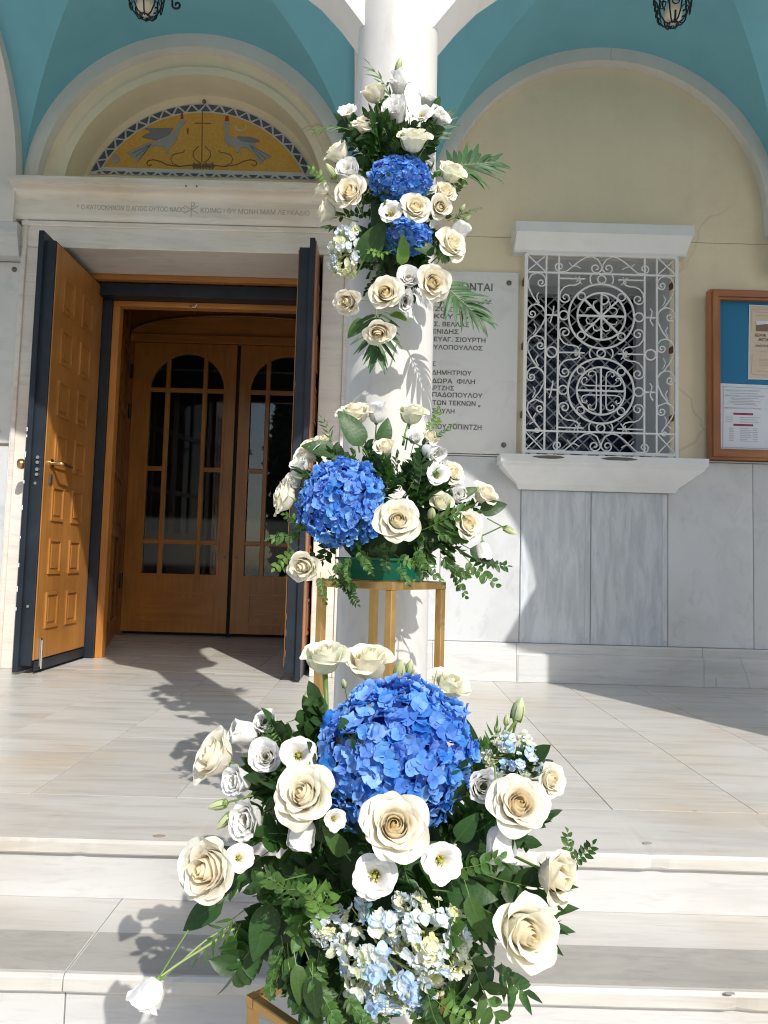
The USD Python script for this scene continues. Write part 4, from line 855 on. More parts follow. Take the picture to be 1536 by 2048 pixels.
for k in range(9): rule(nt2, 1.80 + rg.random() * .03, 1.93 + rg.random() * .05, 1.537 - .0 - .0085 * k - .004, 'print_grey', .0022) if k not in (1, 2, 8) else None
for k in range(3): rule(nt2, 1.79, 1.825, 1.405 - k * .012, 'print_grey', .0022); rule(nt2, 1.862, 1.93 + rg.random() * .05, 1.405 - k * .012, 'print_grey', .0022)
for k in range(8):
    z = 1.346 - k * .0095; rule(nt2, 1.805, 1.83, z, 'print_grey', .0025); rule(nt2, 1.862, 1.90 + rg.random() * .03, z, 'print_grey', .0022); rule(nt2, 1.93, 1.955, z, 'print_grey', .0022)

def lantern(label, c, seed, with_arm):
    x, y, z = c
    t = thing('lantern', label, 'lantern')
    obj('lamp_globe', lathe([(0, -.040), (.016, -.037), (.029, -.026), (.0345, -.008), (.033, .010), (.026, .026), (.018, .036), (.016, .055), (0, .055)], 28).apply_translation([x, y, z]), 'opal_bulb', t, smooth=True)
    obj('socket', lathe([(0, .052), (.020, .052), (.022, .10), (.012, .12), (0, .12)], 20).apply_translation([x, y, z]), 'iron_black', t, smooth=40)
    for k in range(8):
        a = 2 * math.pi * k / 8 + .2; ca, sa = math.cos(a), math.sin(a)
        pts = [(x + r * ca, y + r * sa, z + h) for r, h in ((.012, -.046), (.035, -.040), (.052, -.018), (.060, .012), (.055, .04), (.06, .065), (.072, .085), (.066, .11))]
        obj('cage_bar', tube(pts, .0030, 6), 'iron_black', t, smooth=True)
        for j in range(3):
            zz = z + .005 + .026 * j; rr = .062 + .004 * j; b = a + .39
            obj('cage_ring', tube([(x + rr * math.cos(b) + .013 * math.cos(q) * -math.sin(b), y + rr * math.sin(b) + .013 * math.cos(q) * math.cos(b), zz + .013 * math.sin(q)) for q in np.linspace(0, 2 * math.pi, 13)], .0023, 5), 'iron_black', t, smooth=True)
    obj('cage_hoop', tube([(x + .020 * math.cos(q), y + .020 * math.sin(q), z - .046) for q in np.linspace(0, 2 * math.pi, 17)], .003, 6), 'iron_black', t)
    obj('chain_rod', tube([(x, y, z + .12), (x, y, z + .86)], .006, 6), 'iron_black', t)
    for s_, dx, zz, r in (((1, .112, -.012, .018), (-1, .135, .035, .020)) if with_arm else ((1, .0, 0, 0),)):
        if not with_arm: break
        pts = [(x + s_ * .02, y, z + .34), (x + s_ * dx * .8, y, z + .33), (x + s_ * dx, y, z + .24), (x + s_ * (dx - .012), y, z + .08), (x + s_ * (dx - .008), y, zz + z + .012)]
        e = spiral_end((pts[-1][0], pts[-1][2]), (s_ * .35, -1), r, s_ * 1, 1.0, 20)
        obj('scroll_arm', tube(pts + [(p[0], y, p[1]) for p in e[1:]], .0042, 6), 'iron_black', t, smooth=True)
    if not with_arm:
        obj('drop_finial', tube([(x - .012, y - .055, z - .03), (x - .014, y - .057, z - .06), (x - .017, y - .06, z - .08), (x - .016, y - .066, z - .085)], [.004, .004, .006, .005], 7), 'iron_black', t)
        for s_ in (-1, 1): obj('scroll_arm', tube([(x + s_ * .03, y, z + .085), (x + s_ * .055, y, z + .078), (x + s_ * .078, y, z + .092), (x + s_ * .09, y, z + .13)], .0042, 6), 'iron_black', t, smooth=True)
p = atY(291, 11, 2.72); lantern('black iron lantern with hanging scroll arms and round bulb above the door arch', p, 1, True)
p = atY(1346, 27, 2.72); lantern('black iron cage lantern with round bulb above the window arch', p, 2, False)
# ================================================================ FLOWERS: one kind each, then copies
def sheet(P, uv):
    """P (nv,nu,3) grid -> vertices, quads, uv"""
    nv, nu = P.shape[:2]
    F = [(i * nu + j, i * nu + j + 1, (i + 1) * nu + j + 1, (i + 1) * nu + j) for i in range(nv - 1) for j in range(nu - 1)]
    return P.reshape(-1, 3), np.array(F), uv.reshape(-1, 2)
def smoothstep(a, b, x): t = np.clip((x - a) / (b - a), 0, 1); return t * t * (3 - 2 * t)
def petal_sheet(az, L, alphas, W, r0, z0, tone, rs, nu=15, nv=12, spiral=.0, edge=.0, point=0., ruffle=.0, notch=.0, wmin=.35, cupk=1.0, tilt=0., rf=3.0):
    """One petal. It follows a profile whose slope from the axis runs through alphas (degrees, claw to rim) and wraps round the axis."""
    v = np.linspace(0, 1, nv); u = np.linspace(-1, 1, nu)
    U, V = np.meshgrid(u, v)
    top = 1 - (.16 + .10 * rs.random()) * np.abs(U) ** 2.6 + point * np.exp(-(U / .22) ** 2) * .10 - notch * np.exp(-((U - rs.uniform(-.3, .3)) / .12) ** 2) * .06
    Vv = V * top
    aa = np.radians(np.interp(np.linspace(0, 1, 60), np.linspace(0, 1, len(alphas)), alphas))
    aa = np.convolve(np.r_[[aa[0]] * 6, aa, [aa[-1]] * 6], np.ones(13) / 13, 'valid')
    ss = np.linspace(0, 1, len(aa)); ds = L / (len(aa) - 1)
    rr = r0 + np.r_[0, np.cumsum(np.sin(aa[:-1]) * ds)]; zz = z0 + np.r_[0, np.cumsum(np.cos(aa[:-1]) * ds)]
    R = np.interp(Vv, ss, rr); Z = np.interp(Vv, ss, zz); A = np.interp(Vv, ss, aa)
    wid = W * (wmin + (1 - wmin) * np.sin(np.clip(Vv / .62, 0, 1) * math.pi / 2)) * (1 - .28 * smoothstep(.62, 1.0, Vv) * 1)
    # rim curl at the sides
    e = edge * np.abs(U) ** 3 * smoothstep(.3, 1., V)
    ph = rs.uniform(0, 6.28); ph2 = rs.uniform(0, 6.28)
    ru = ruffle * smoothstep(.45, 1., V) * (np.sin(U * rf + ph) * .6 + .4 * np.sin(U * rf * 2.3 + ph2) + .25 * np.sin(V * 7 + U * 5 + ph))
    nx, nz = np.cos(A), -np.sin(A)          # outward normal of the profile (r,z)
    R2 = R + (e + ru) * nx + spiral * (U + 1) * .5; Z2 = Z + (e + ru) * nz - .05 * L * 0
    Rw = np.maximum(cupk * np.maximum(R, .03), .02)
    th = az + U * wid / Rw
    X = R2 * np.cos(th); Y = R2 * np.sin(th)
    if cupk > 1.01:      # flatter than the circle: fold the petal about the tangent plane
        thc = U * wid / Rw; x_ = R2 - Rw * (1 - np.cos(thc)) * np.ones_like(R2); y_ = Rw * np.sin(thc)
        X = x_ * math.cos(az) - y_ * math.sin(az); Y = x_ * math.sin(az) + y_ * math.cos(az)
    P = np.stack([X, Y, Z2], -1)
    n = meshkit.noise(P * 7 + rs.uniform(0, 50, 3)) - .5; P = P + .012 * n[..., None] * np.stack([np.cos(th), np.sin(th), 0 * th + .4], -1)
    return sheet(P, np.stack([np.full_like(U, tone), V], -1))
def sepals(parent, rs, n=5, z=0., L=.22, droop=70, m='stem_green'):
    for k in range(n):
        a = 2 * math.pi * k / n + rs.uniform(-.2, .2); b = math.radians(droop + rs.uniform(-20, 20)); W = .035
        pts = []
        for t in np.linspace(0, 1, 6):
            r = .05 + L * t * math.sin(b * (.5 + .5 * t)); zz = z - .01 + L * t * math.cos(b * (.5 + .5 * t)) ; w = W * (1 - t) ** .7 * (.7 + .6 * t)
            for s in (-1, 0, 1): pts.append((r * math.cos(a) - s * w * math.sin(a), r * math.sin(a) + s * w * math.cos(a), zz + (.012 if s else 0)))
        F = [(i * 3 + j, i * 3 + j + 1, i * 3 + j + 4, i * 3 + j + 3) for i in range(5) for j in range(2)]
        obj('sepal', (np.array(pts), np.array(F)), m, parent, smooth=True)
def stem_to(parent, L, r=.028, m='stem_green', bend=.0, z=-.02):
    t = np.linspace(0, 1, 6)
    obj('stem', tube(np.c_[bend * t ** 2, 0 * t, z - L * t], r, 7), m, parent, smooth=True)

def rose(name, seed, mat_, openness=1.0, n=20, stem=.9, big=True):
    """Diameter about 1, base of the bloom at the origin, looking along +z."""
    par = proto(name); rs = np.random.default_rng(seed)
    obj('heart', lathe([(0, .02), (.10, .04), (.12, .2), (.07, .38), (.03, .44), (0, .45)], 16), mat_, par, smooth=True, uv=None) if False else None
    for i in range(n):
        t = i / (n - 1.0)
        az = i * 2.39996 + rs.uniform(-.22, .22)
        o = openness
        if t < .40:
            q = t / .40
            a = [15 + 52 * q, 3 + 16 * q, -8 + 4 * q, -16 + 14 * q, -14 + 34 * q * o]; L = .60 + .04 * q; W = .12 + .19 * q; r0 = .012 + .035 * q; z0 = .06; ed = .0; sp = .035 + .035 * q; ck = 1.0
        elif t < .70:
            q = (t - .40) / .30
            a = [74 + 8 * q, 20 + 8 * q, 2 + 8 * q, 2 + 22 * q * o, 30 + 70 * o]; L = .66 + .03 * q; W = .33 + .09 * q; r0 = .045; z0 = .04; ed = .004 - .03 * q; sp = .05; ck = 1.04 + .12 * q
        else:
            q = (t - .70) / .30
            a = [86, 36 + 16 * q * o, 14 + 24 * q * o, 28 + 48 * q * o, 100 + 50 * o]; L = .70 + .05 * q; W = .44 + .05 * q; r0 = .05; z0 = .02; ed = -.08 - .05 * q; sp = .03; ck = 1.16 + .3 * q
        V, F, uv = petal_sheet(az, L * rs.uniform(.94, 1.06), [x + rs.uniform(-5, 5) for x in a], W * rs.uniform(.92, 1.08), r0, z0 + rs.uniform(-.01, .01), t, rs, spiral=sp, edge=ed, point=(.5 + 1.2 * rs.random()) * (t > .4), ruffle=.008 + .022 * t, cupk=ck)
        obj('petal', (V, F), mat_, par, smooth=True, uv=uv)
    obj('hip', lathe([(0, -.06), (.03, -.06), (.065, -.03), (.075, .01), (.05, .05), (0, .06)], 14), 'stem_green', par, smooth=True)
    sepals(par, rs, z=.0); stem_to(par, stem)
def lisianthus(name, seed, openness=1.0, n=14, mat_='petal_white', eye=True, ruff=.035, stem=.9):
    par = proto(name); rs = np.random.default_rng(seed)
    for i in range(n):
        t = i / (n - 1.0); az = i * 2.39996 + rs.uniform(-.2, .2)
        if eye: a0 = [12, 30 + 10 * t, 30 + 22 * t * openness, 48 + 25 * t * openness, 85 + 25 * t * openness]; L = .52 + .08 * t; r0 = .06
        else: a0 = [55 + 25 * t, 10 + 20 * t * openness, -8 + 26 * t * openness, -2 + 48 * t * openness, 8 + 80 * t * openness]; L = .50 + .14 * t; r0 = .02 + .03 * t
        W = (.24 + .22 * t) if not eye else .36 + .06 * t
        V, F, uv = petal_sheet(az, L * rs.uniform(.94, 1.06), [x + rs.uniform(-6, 6) for x in a0], W, r0, .02, .35 + .65 * t if eye else .2 + .8 * t, rs, nu=15, nv=10, spiral=.02, edge=.01, ruffle=ruff * (.5 + .7 * t), cupk=1.1 + .25 * t, notch=rs.random(), rf=6.0)
        if eye: uv[:, 0] = np.minimum(uv[:, 0], .02 + 1.6 * uv[:, 1] ** 1.1)
        obj('petal', (V, F), mat_, par, smooth=True, uv=uv)
    if eye:
        obj('pistil', lathe([(0, 0), (.05, 0), (.06, .08), (.03, .16), (.02, .22), (.045, .25), (.04, .28), (0, .29)], 12), 'pistil_green', par, smooth=True)
        for k in range(6):
            a = k * 1.047; obj('stamen', cat_([tube([(.05 * math.cos(a), .05 * math.sin(a), .02), (.09 * math.cos(a), .09 * math.sin(a), .19)], .008, 5), trimesh.creation.icosphere(1, .018).apply_scale([1, 1, 1.7]).apply_translation([.095 * math.cos(a), .095 * math.sin(a), .21])]), 'stamen_yellow', par, smooth=True)
    obj('calyx', lathe([(0, -.05), (.025, -.05), (.06, -.01), (.07, .04), (.04, .07), (0, .08)], 12), 'stem_green', par, smooth=True)
    sepals(par, rs, 5, 0., .26, 40); stem_to(par, stem, .018)
def bud(name, seed, mat_='petal_bud_green', stem=1.2, fat=.24, bend=.0):
    """Closed twisted bud, about 1 tall, base at the origin."""
    par = proto(name); rs = np.random.default_rng(seed)
    for k in range(5):
        az = k * 1.2566 + .3; V = []; nu, nv = 7, 10
        for i in range(nv):
            v = i / (nv - 1)
            r = fat * (math.sin(math.pi * min(1, v * .88 + .12)) ** .7) * (1 - .30 * v) + .003
            for j in range(nu):
                u = j / (nu - 1) * 2 - 1; th = az + u * .86 * (1 - .25 * v) + v * 1.5
                rr = r * (1 + .12 * (u + 1) * .5)
                V.append((rr * math.cos(th), rr * math.sin(th), .02 + .96 * v - .04 * abs(u) * v))
        F = [(i * nu + j, i * nu + j + 1, (i + 1) * nu + j + 1, (i + 1) * nu + j) for i in range(nv - 1) for j in range(nu - 1)]
        uv = np.array([(.15 + .85 * (i / (nv - 1)) * (1 - .3 * (k % 2)), i / (nv - 1)) for i in range(nv) for j in range(nu)])
        obj('petal', (np.array(V), np.array(F)), mat_, par, smooth=True, uv=uv)
    obj('calyx', lathe([(0, -.05), (.05, -.05), (.12, .0), (fat * .8, .12), (fat * .86, .2), (0, .16)], 12), 'stem_green', par, smooth=True)
    for k in range(5):
        a = 1.2566 * k; pts = [((fat * .78 + .05 * t * (1 - t) * 3) * math.cos(a), (fat * .78 + .05 * t * (1 - t) * 3) * math.sin(a), .05 + .62 * t) for t in np.linspace(0, 1, 5)]
        obj('sepal', tube(pts, [.04, .034, .026, .016, .006], 5), 'stem_green', par, smooth=True)
    stem_to(par, stem, .045, bend=bend)
def floret_sheet(rs, c, nrm, size, cup, cols, irregular=0.1):
    """Four rounded petals round c facing nrm."""
    n = nrm / np.linalg.norm(nrm); a = np.cross(n, [.3, .5, .81]); a /= np.linalg.norm(a); b = np.cross(n, a); ro = rs.uniform(0, 6.28)
    VV, FF, UU = [], [], []; k0 = 0; nu, nv = 5, 6
    v, u = np.meshgrid(np.linspace(0, 1, nv), np.linspace(-1, 1, nu), indexing='ij')
    for k in range(4):
        th = ro + k * math.pi / 2 + rs.uniform(-.15, .15); sz = size * rs.uniform(1 - irregular, 1 + irregular)
        d, e = math.cos(th) * a + math.sin(th) * b, -math.sin(th) * a + math.cos(th) * b
        cu = cup + rs.uniform(-.35, .35); wv = rs.uniform(0, 6.28); lift = (.09 if k % 2 else 0) * size; tone = cols(rs)
        w = .62 * np.sin(math.pi * np.clip(.07 + .90 * v, 0, 1)) ** .62 * (.55 + .45 * np.minimum(1, v * 2.2))
        h = lift + sz * (cu * v * v * .6 + .12 * np.sin(u * 2.5 + wv) * v + .20 * u * u * v + .05 * np.sin(v * 5 + wv))
        P = c + sz * (.03 + v)[..., None] * d + (sz * w * u)[..., None] * e + h[..., None] * n
        VV.append(P.reshape(-1, 3)); UU.append(np.stack([np.clip(tone + .34 * (v - .55) + .10 * np.abs(u), 0, 1), v], -1).reshape(-1, 2))
        FF += [(k0 + i * nu + j, k0 + i * nu + j + 1, k0 + (i + 1) * nu + j + 1, k0 + (i + 1) * nu + j) for i in range(nv - 1) for j in range(nu - 1)]; k0 += nu * nv
    return np.vstack(VV), np.array(FF), np.vstack(UU), n
def fib(n):
    i = np.arange(n) + .5; ph = np.arccos(1 - 2 * i / n); th = math.pi * (1 + 5 ** .5) * i
    return np.c_[np.cos(th) * np.sin(ph), np.sin(th) * np.sin(ph), np.cos(ph)]
def hydrangea(name, seed, mat_, n=250, fsize=.135, cup=.18, lobes=.07, zmin=-.45, squash=.86, front=290):
    """Mophead of diameter about 2 looking along +z, florets one by one; those on its back joined."""
    par = proto(name); rs = np.random.default_rng(seed)
    D = fib(n); D = D[D[:, 2] > zmin]; rest = [[], [], [], 0]
    for q, d in enumerate(D):
        d = d + rs.normal(0, .045, 3); d /= np.linalg.norm(d)
        r = 1 + lobes * (meshkit.fbm(d * 2.3 + seed, 3, seed) - .5) * 4 + rs.uniform(-.12, .05)
        c = d * r * np.array([1, 1, squash]) * .90
        nr = d + rs.normal(0, .40, 3)
        base = np.clip(rs.normal(.50, .20), .05, .95)
        V, F, uv, nn = floret_sheet(rs, c, nr, fsize * rs.uniform(.82, 1.15), cup, lambda rr: np.clip(base + rr.normal(0, .10), 0, 1), .12)
        if q < front:
            obj('floret', (V, F), mat_, par, smooth=True, uv=uv)
        else: rest[0].append(V); rest[1].append(F + rest[3]); rest[2].append(uv); rest[3] += len(V)
    if rest[0]: obj('rear_florets', (np.vstack(rest[0]), np.vstack(rest[1])), mat_, par, smooth=True, uv=np.vstack(rest[2]), kind='stuff')
    obj('inner_stalks', trimesh.creation.icosphere(2, .66).apply_scale([1, 1, squash]), 'floret_core', par, smooth=True)
    stem_to(par, 1.1, .045)
plain('floret_core', (.03, .08, .34), .9); plain('stalk_core', (.22, .26, .09), .9)
def loose_hydrangea(name, seed, mat_, n=150):
    """Open, bunchy head: small florets on visible pale stalks, in clumps."""
    par = proto(name); rs = np.random.default_rng(seed)
    D = fib(22); D = D[D[:, 2] > -.35]; k = 0
    for d in D:
        d = d + rs.normal(0, .12, 3); d /= np.linalg.norm(d); hub = d * .55
        tip_tone = rs.uniform(.15, .95)
        for j in range(n // len(D)):
            e = d + rs.normal(0, .42, 3); e /= np.linalg.norm(e); c = hub + e * rs.uniform(.28, .50); c[2] *= .92
            tone = np.clip(tip_tone + rs.normal(0, .25), 0, 1)
            V, F, uv, nn = floret_sheet(rs, c, e + rs.normal(0, .4, 3), .155 * rs.uniform(.7, 1.2), .45, lambda rr: np.clip(tone + rr.normal(0, .12), 0, 1), .2)
            obj('floret', (V, F), mat_, par, smooth=True, uv=uv)
            if j % 2 == 0: obj('stalk', tube([hub * .75, (hub * .75 + c) / 2 + rs.normal(0, .02, 3), c], .011, 4), 'stalk_pale', par)
            if j % 3 == 0: obj('closed_floret', trimesh.creation.icosphere(1, .05).apply_scale([1, 1, 1.25]).apply_translation(hub + e * rs.uniform(.18, .34)), 'petal_bud_green', par, smooth=True, uv=np.full((42, 2), rs.uniform(.2, .9)))
        obj('stalk', tube([(0, 0, -.3), hub * .4, hub], .03, 5), 'stalk_pale', par)
    stem_to(par, 1.0, .045, z=-.25)
plain('stalk_pale', (.46, .50, .22), .6)

def leaf_sheet(base, d, nrm, L, W, fold=.25, bend=.3, nv=6, rs=None, shape=.5, twist=0., wav=.0):
    """Blade from base along d; nrm its upper side; bends away from nrm towards the tip."""
    d = np.asarray(d, float) / np.linalg.norm(d); nrm = np.asarray(nrm, float); nrm = nrm - d * (nrm @ d); nrm /= np.linalg.norm(nrm); s = np.cross(d, nrm)
    VV, UU = [], []; p = np.array(base, float); dd = d.copy(); nn = nrm.copy()
    for i in range(nv):
        v = i / (nv - 1)
        w = W * .5 * (math.sin(math.pi * v ** shape) ** .85 if 0 < v < 1 else (.05 if v == 0 else 0))
        for u in (-1, 0, 1):
            VV.append(p + s * u * w + nn * abs(u) * w * fold + nn * wav * w * math.sin(v * 9 + u * 2)); UU.append((.5 * u, v))
        ang = bend / (nv - 1); dd2 = dd * math.cos(ang) - nn * math.sin(ang); nn = nn * math.cos(ang) + dd * math.sin(ang); dd = dd2
        p = p + dd * L / (nv - 1)
    F = [(i * 3 + j, i * 3 + j + 1, (i + 1) * 3 + j + 1, (i + 1) * 3 + j) for i in range(nv - 1) for j in range(2)]
    return np.array(VV), np.array(F), np.array(UU)
def sprig(name, seed, mat_, n=13, L=.30, W=.13, length=1.0, curve=.5, opposite=True, ang=60, shape=.55, stem_r=.010, terminal=True, start=.22, stem_m='stem_green', fold=.2, bend=.35, nv=5):
    """Leafy twig along +z, length about 1, base at the origin."""
    par = proto(name); rs = np.random.default_rng(seed)
    t = np.linspace(0, 1, 12); path = np.c_[curve * .5 * length * t ** 2, .05 * np.sin(t * 4 + seed), length * (t - .18 * curve * t ** 2)]
    obj('stem', tube(path, np.linspace(stem_r, stem_r * .45, 12), 5), stem_m, par, smooth=True)
    tg = np.gradient(path, axis=0); tg /= np.linalg.norm(tg, axis=1, keepdims=True)
    for k in range(n):
        if k == n - 1 and terminal: f = 1.0
        else: f = start + (1 - start) * ((k // 2 if opposite else k) / ((n - 1) / (2 if opposite else 1)))
        f = min(f, .985); p = np.array([np.interp(f, t, path[:, c]) for c in range(3)]); d0 = np.array([np.interp(f, t, tg[:, c]) for c in range(3)]); d0 /= np.linalg.norm(d0)
        side = np.cross(d0, [0.05, 1, .02]); side /= np.linalg.norm(side); up = np.cross(side, d0)
        sgn = 1 if k % 2 else -1; a = math.radians(ang + rs.uniform(-14, 14)); ro = rs.uniform(-.35, .35) + (0 if opposite else 0)
        lat = (math.cos(ro) * np.cross(d0, up) + math.sin(ro) * up) * sgn
        if k == n - 1 and terminal: d = d0 + rs.normal(0, .1, 3); lat = side
        else: d = d0 * math.cos(a) + lat * math.sin(a)
        lsz = L * rs.uniform(.8, 1.15) * (1 - .35 * max(0, f - .6))
        V, F, uv = leaf_sheet(p, d, up + rs.normal(0, .42, 3), lsz, W * rs.uniform(.8, 1.2), fold + rs.uniform(-.05, .25), bend + rs.uniform(-.4, .75), nv, shape=shape)
        obj('leaf', (V, F), mat_, par, smooth=True, uv=uv)
def broad_leaf(name, seed, mat_, W=.55, bend=.5, fold=.22, shape=.62, stalk=.25):
    par = proto(name); rs = np.random.default_rng(seed)
    V, F, uv = leaf_sheet((0, 0, stalk), (0, .05, 1), (0, -1, .1), 1.0, W, fold, bend, 10, shape=shape, wav=.06)
    obj('blade', (V, F), mat_, par, smooth=True, uv=uv); obj('stalk', tube([(0, 0, -.05), (0, 0, stalk * .5), (0, .01, stalk + .05)], .014, 5), 'stem_green', par)
    P = V.reshape(10, 3, 3)[:, 1]; obj('midrib', tube(P[:-1] + [0, .004, 0], np.linspace(.011, .003, 9), 4), 'leaf_mid', par, uv=np.zeros((36, 2)))
def palm(name, seed, n=22, L=.62, W=.075, length=1.0, curve=.35, start=.28):
    par = proto(name); rs = np.random.default_rng(seed)
    t = np.linspace(0, 1, 14); path = np.c_[0 * t, -curve * .5 * t ** 2, length * (t - .1 * curve * t * t)]
    obj('rachis', tube(path, np.linspace(.016, .005, 14), 6), 'stem_green', par, smooth=True)
    for k in range(n):
        f = start + (1 - start) * (k // 2) / (n / 2 - 1); f = min(f, .99); p = np.array([np.interp(f, t, path[:, c]) for c in range(3)]); s = 1 if k % 2 else -1
        q = (f - start) / (1 - start); a = math.radians(62 - 44 * q + rs.uniform(-5, 5)); l = L * (1 - .45 * abs(q - .35) * 1.1) * rs.uniform(.92, 1.06)
        d = np.array([s * math.sin(a), .08 + rs.uniform(-.06, .06), math.cos(a)])
        V, F, uv = leaf_sheet(p, d, (rs.uniform(-.15, .15), 1, .1), l, W * rs.uniform(.85, 1.15), .22, .45 + rs.uniform(-.2, .35), 8, shape=.62)
        obj('leaflet', (V, F), 'leaf_palm', par, smooth=True, uv=uv)

rose('rose_a', 1, 'petal_cream', .85, n=24); rose('rose_b', 2, 'petal_cream', .68, n=22); rose('rose_c', 3, 'petal_peach', .78, n=24); rose('rose_d', 4, 'petal_peach', .58, n=22)
rose('rose_cup', 5, 'petal_green_cream', .3, n=15); rose('rose_half', 6, 'petal_cream', .36, n=16)
lisianthus('lisianthus_a', 21, 1.0, 9, eye=True); lisianthus('lisianthus_b', 22, .7, 10, eye=True, ruff=.045)
lisianthus('lisianthus_double', 23, .9, 15, eye=False, ruff=.032); lisianthus('lisianthus_full', 24, .6, 13, eye=False, ruff=.036); lisianthus('lisianthus_bell', 25, .22, 9, eye=False, ruff=.04)
bud('green_bud', 31); bud('white_bud', 32, 'petal_white', fat=.30)
hydrangea('hydrangea_blue_a', 41, 'petal_blue', 620, .122, zmin=-.4); hydrangea('hydrangea_blue_b', 42, 'petal_blue', 660, .116, lobes=.09, zmin=-.4)
loose_hydrangea('hydrangea_pale_a', 43, 'petal_pale_blue'); loose_hydrangea('hydrangea_pale_b', 44, 'petal_pale_green', 170)
sprig('pinnate_a', 51, 'leaf_mid', 13, .23, .125, curve=.35, shape=.75); sprig('pinnate_b', 52, 'leaf_bright', 11, .25, .135, curve=.6, shape=.75); sprig('pinnate_dark', 53, 'leaf_dark', 17, .20, .11, curve=.5, shape=.75)
sprig('bushy_a', 58, 'leaf_dark', 36, .24, .13, curve=.4, shape=.72, opposite=False, ang=58, start=.12); sprig('bushy_b', 59, 'leaf_mid', 32, .22, .12, curve=.3, shape=.72, opposite=False, ang=55, start=.12)
sprig('ruscus_a', 54, 'leaf_dark', 11, .36, .13, curve=.45, opposite=False, ang=42, shape=.6); sprig('ruscus_b', 55, 'leaf_mid', 12, .33, .12, curve=.2, opposite=False, ang=45, shape=.6)
sprig('fine_twig', 56, 'leaf_mid', 19, .16, .055, curve=.5, ang=50, stem_m='stem_woody'); sprig('narrow_spray', 57, 'leaf_mid', 9, .34, .05, curve=.3, ang=34, shape=.5, stem_m='stem_green')
broad_leaf('broad_dark', 61, 'leaf_dark'); broad_leaf('broad_mid', 62, 'leaf_mid', .42, .7); broad_leaf('broad_bright', 63, 'leaf_bright', .5, .4)
palm('palm_frond', 71); palm('palm_small', 72, 18, .5, .07, curve=.6)
# ================================================================ STANDS, TRAYS AND THE THREE ARRANGEMENTS
def tube_sq(a, b, w):
    return bx(a[0] - w / 2, a[0] + w / 2, a[1] - w / 2, a[1] + w / 2, min(a[2], b[2]), max(a[2], b[2]), .0012)
def stand(label, cx, cy, half_diag, rot, ztop, zbot, w):
    t = thing('flower_stand', label, 'flower stand')
    c = [(cx + half_diag * math.cos(rot + k * math.pi / 2), cy + half_diag * math.sin(rot + k * math.pi / 2)) for k in range(4)]
    def bar(a, b, z0, z1, inset):
        d = np.array(b) - np.array(a); L = np.linalg.norm(d) - 2 * inset; ang = math.atan2(d[1], d[0]); m = bx(-L / 2, L / 2, -w / 2, w / 2, z0, z1, .0012)
        m.apply_transform(trimesh.transformations.rotation_matrix(ang, [0, 0, 1])); m.apply_translation([(a[0] + b[0]) / 2, (a[1] + b[1]) / 2, 0]); return m
    for k in range(4):
        m = bx(-w / 2, w / 2, -w / 2, w / 2, zbot, ztop - w, .0012); m.apply_transform(trimesh.transformations.rotation_matrix(rot + math.pi / 4, [0, 0, 1])); m.apply_translation([*c[k], 0])
        obj('leg', m, 'gold_paint', t)
        obj('corner', trimesh.creation.box([w + .0006, w + .0006, w]).apply_transform(trimesh.transformations.rotation_matrix(rot + math.pi / 4, [0, 0, 1])).apply_translation([*c[k], ztop - w / 2]), 'gold_paint', t)
        obj('top_rail', bar(c[k], c[(k + 1) % 4], ztop - w, ztop, w / 2 + .0003), 'gold_paint', t)
        obj('foot_rail', bar(c[k], c[(k + 1) % 4], zbot, zbot + w, w / 2 + .0003), 'gold_paint', t)
stand('slim gold square-tube stand behind, standing on the step before the column', .000, 1.452, .117, math.radians(8), .553, -.122, .0150)
stand('lower gold square-tube stand in front, half hidden by the big bouquet', -.018, .985, .131, math.radians(2), .034, -.244, .0125)
def tray(label, cx, cy, z0, lx, ly, h):
    t = thing('flower_tray', label, 'tray')
    def rr(a, b, z, r=.02): return [(x, y, z) for x, y in np.array(sbox(-a + r, -b + r, a - r, b - r).buffer(r, quad_segs=4).exterior.coords)[:-1]]
    L = [rr(lx * .42, ly * .42, z0), rr(lx * .5, ly * .5, z0 + h), rr(lx * .53, ly * .53, z0 + h), rr(lx * .53, ly * .53, z0 + h + .004), rr(lx * .485, ly * .485, z0 + h + .004), rr(lx * .41, ly * .41, z0 + .004)]
    n = len(L[0]); V = np.array([p for l in L for p in l]) + [cx, cy, 0]
    F = [(i * n + k, i * n + (k + 1) % n, (i + 1) * n + (k + 1) % n, (i + 1) * n + k) for i in range(len(L) - 1) for k in range(n)]
    f3 = [q for f in F for q in ((f[0], f[1], f[2]), (f[0], f[2], f[3]))] + [(0, k + 1, k) for k in range(1, n - 1)] + [((len(L) - 1) * n, (len(L) - 1) * n + k, (len(L) - 1) * n + k + 1) for k in range(1, n - 1)]
    obj('dish', trimesh.Trimesh(V, np.array(f3), process=False), 'green_plastic', t, smooth=25)
tray('green plastic flower tray on the rear gold stand', .002, 1.445, .5535, .175, .12, .038)
tray('green plastic flower tray hidden among leaves on the front gold stand', -.015, .985, .0385, .15, .12, .045)
def foam(label, c, r):
    t = thing('floral_foam', label, 'floral foam'); m = trimesh.creation.icosphere(3, 1.0); v = m.vertices * r
    v *= 1 + .12 * (meshkit.fbm(m.vertices * 3 + c[0] * 9, 3, 5)[:, None] - .5); m.vertices = v + c
    obj('block', m, 'floral_foam', t, smooth=True)
foam('dark green foam block inside the column bouquet', np.array([.01, 1.635, 1.40]), np.array([.06, .045, .17]))
foam('dark green foam block inside the middle bouquet', np.array([.012, 1.47, .645]), np.array([.10, .07, .07]))
foam('dark green foam block inside the front bouquet', np.array([.0, .99, .165]), np.array([.12, .085, .11]))

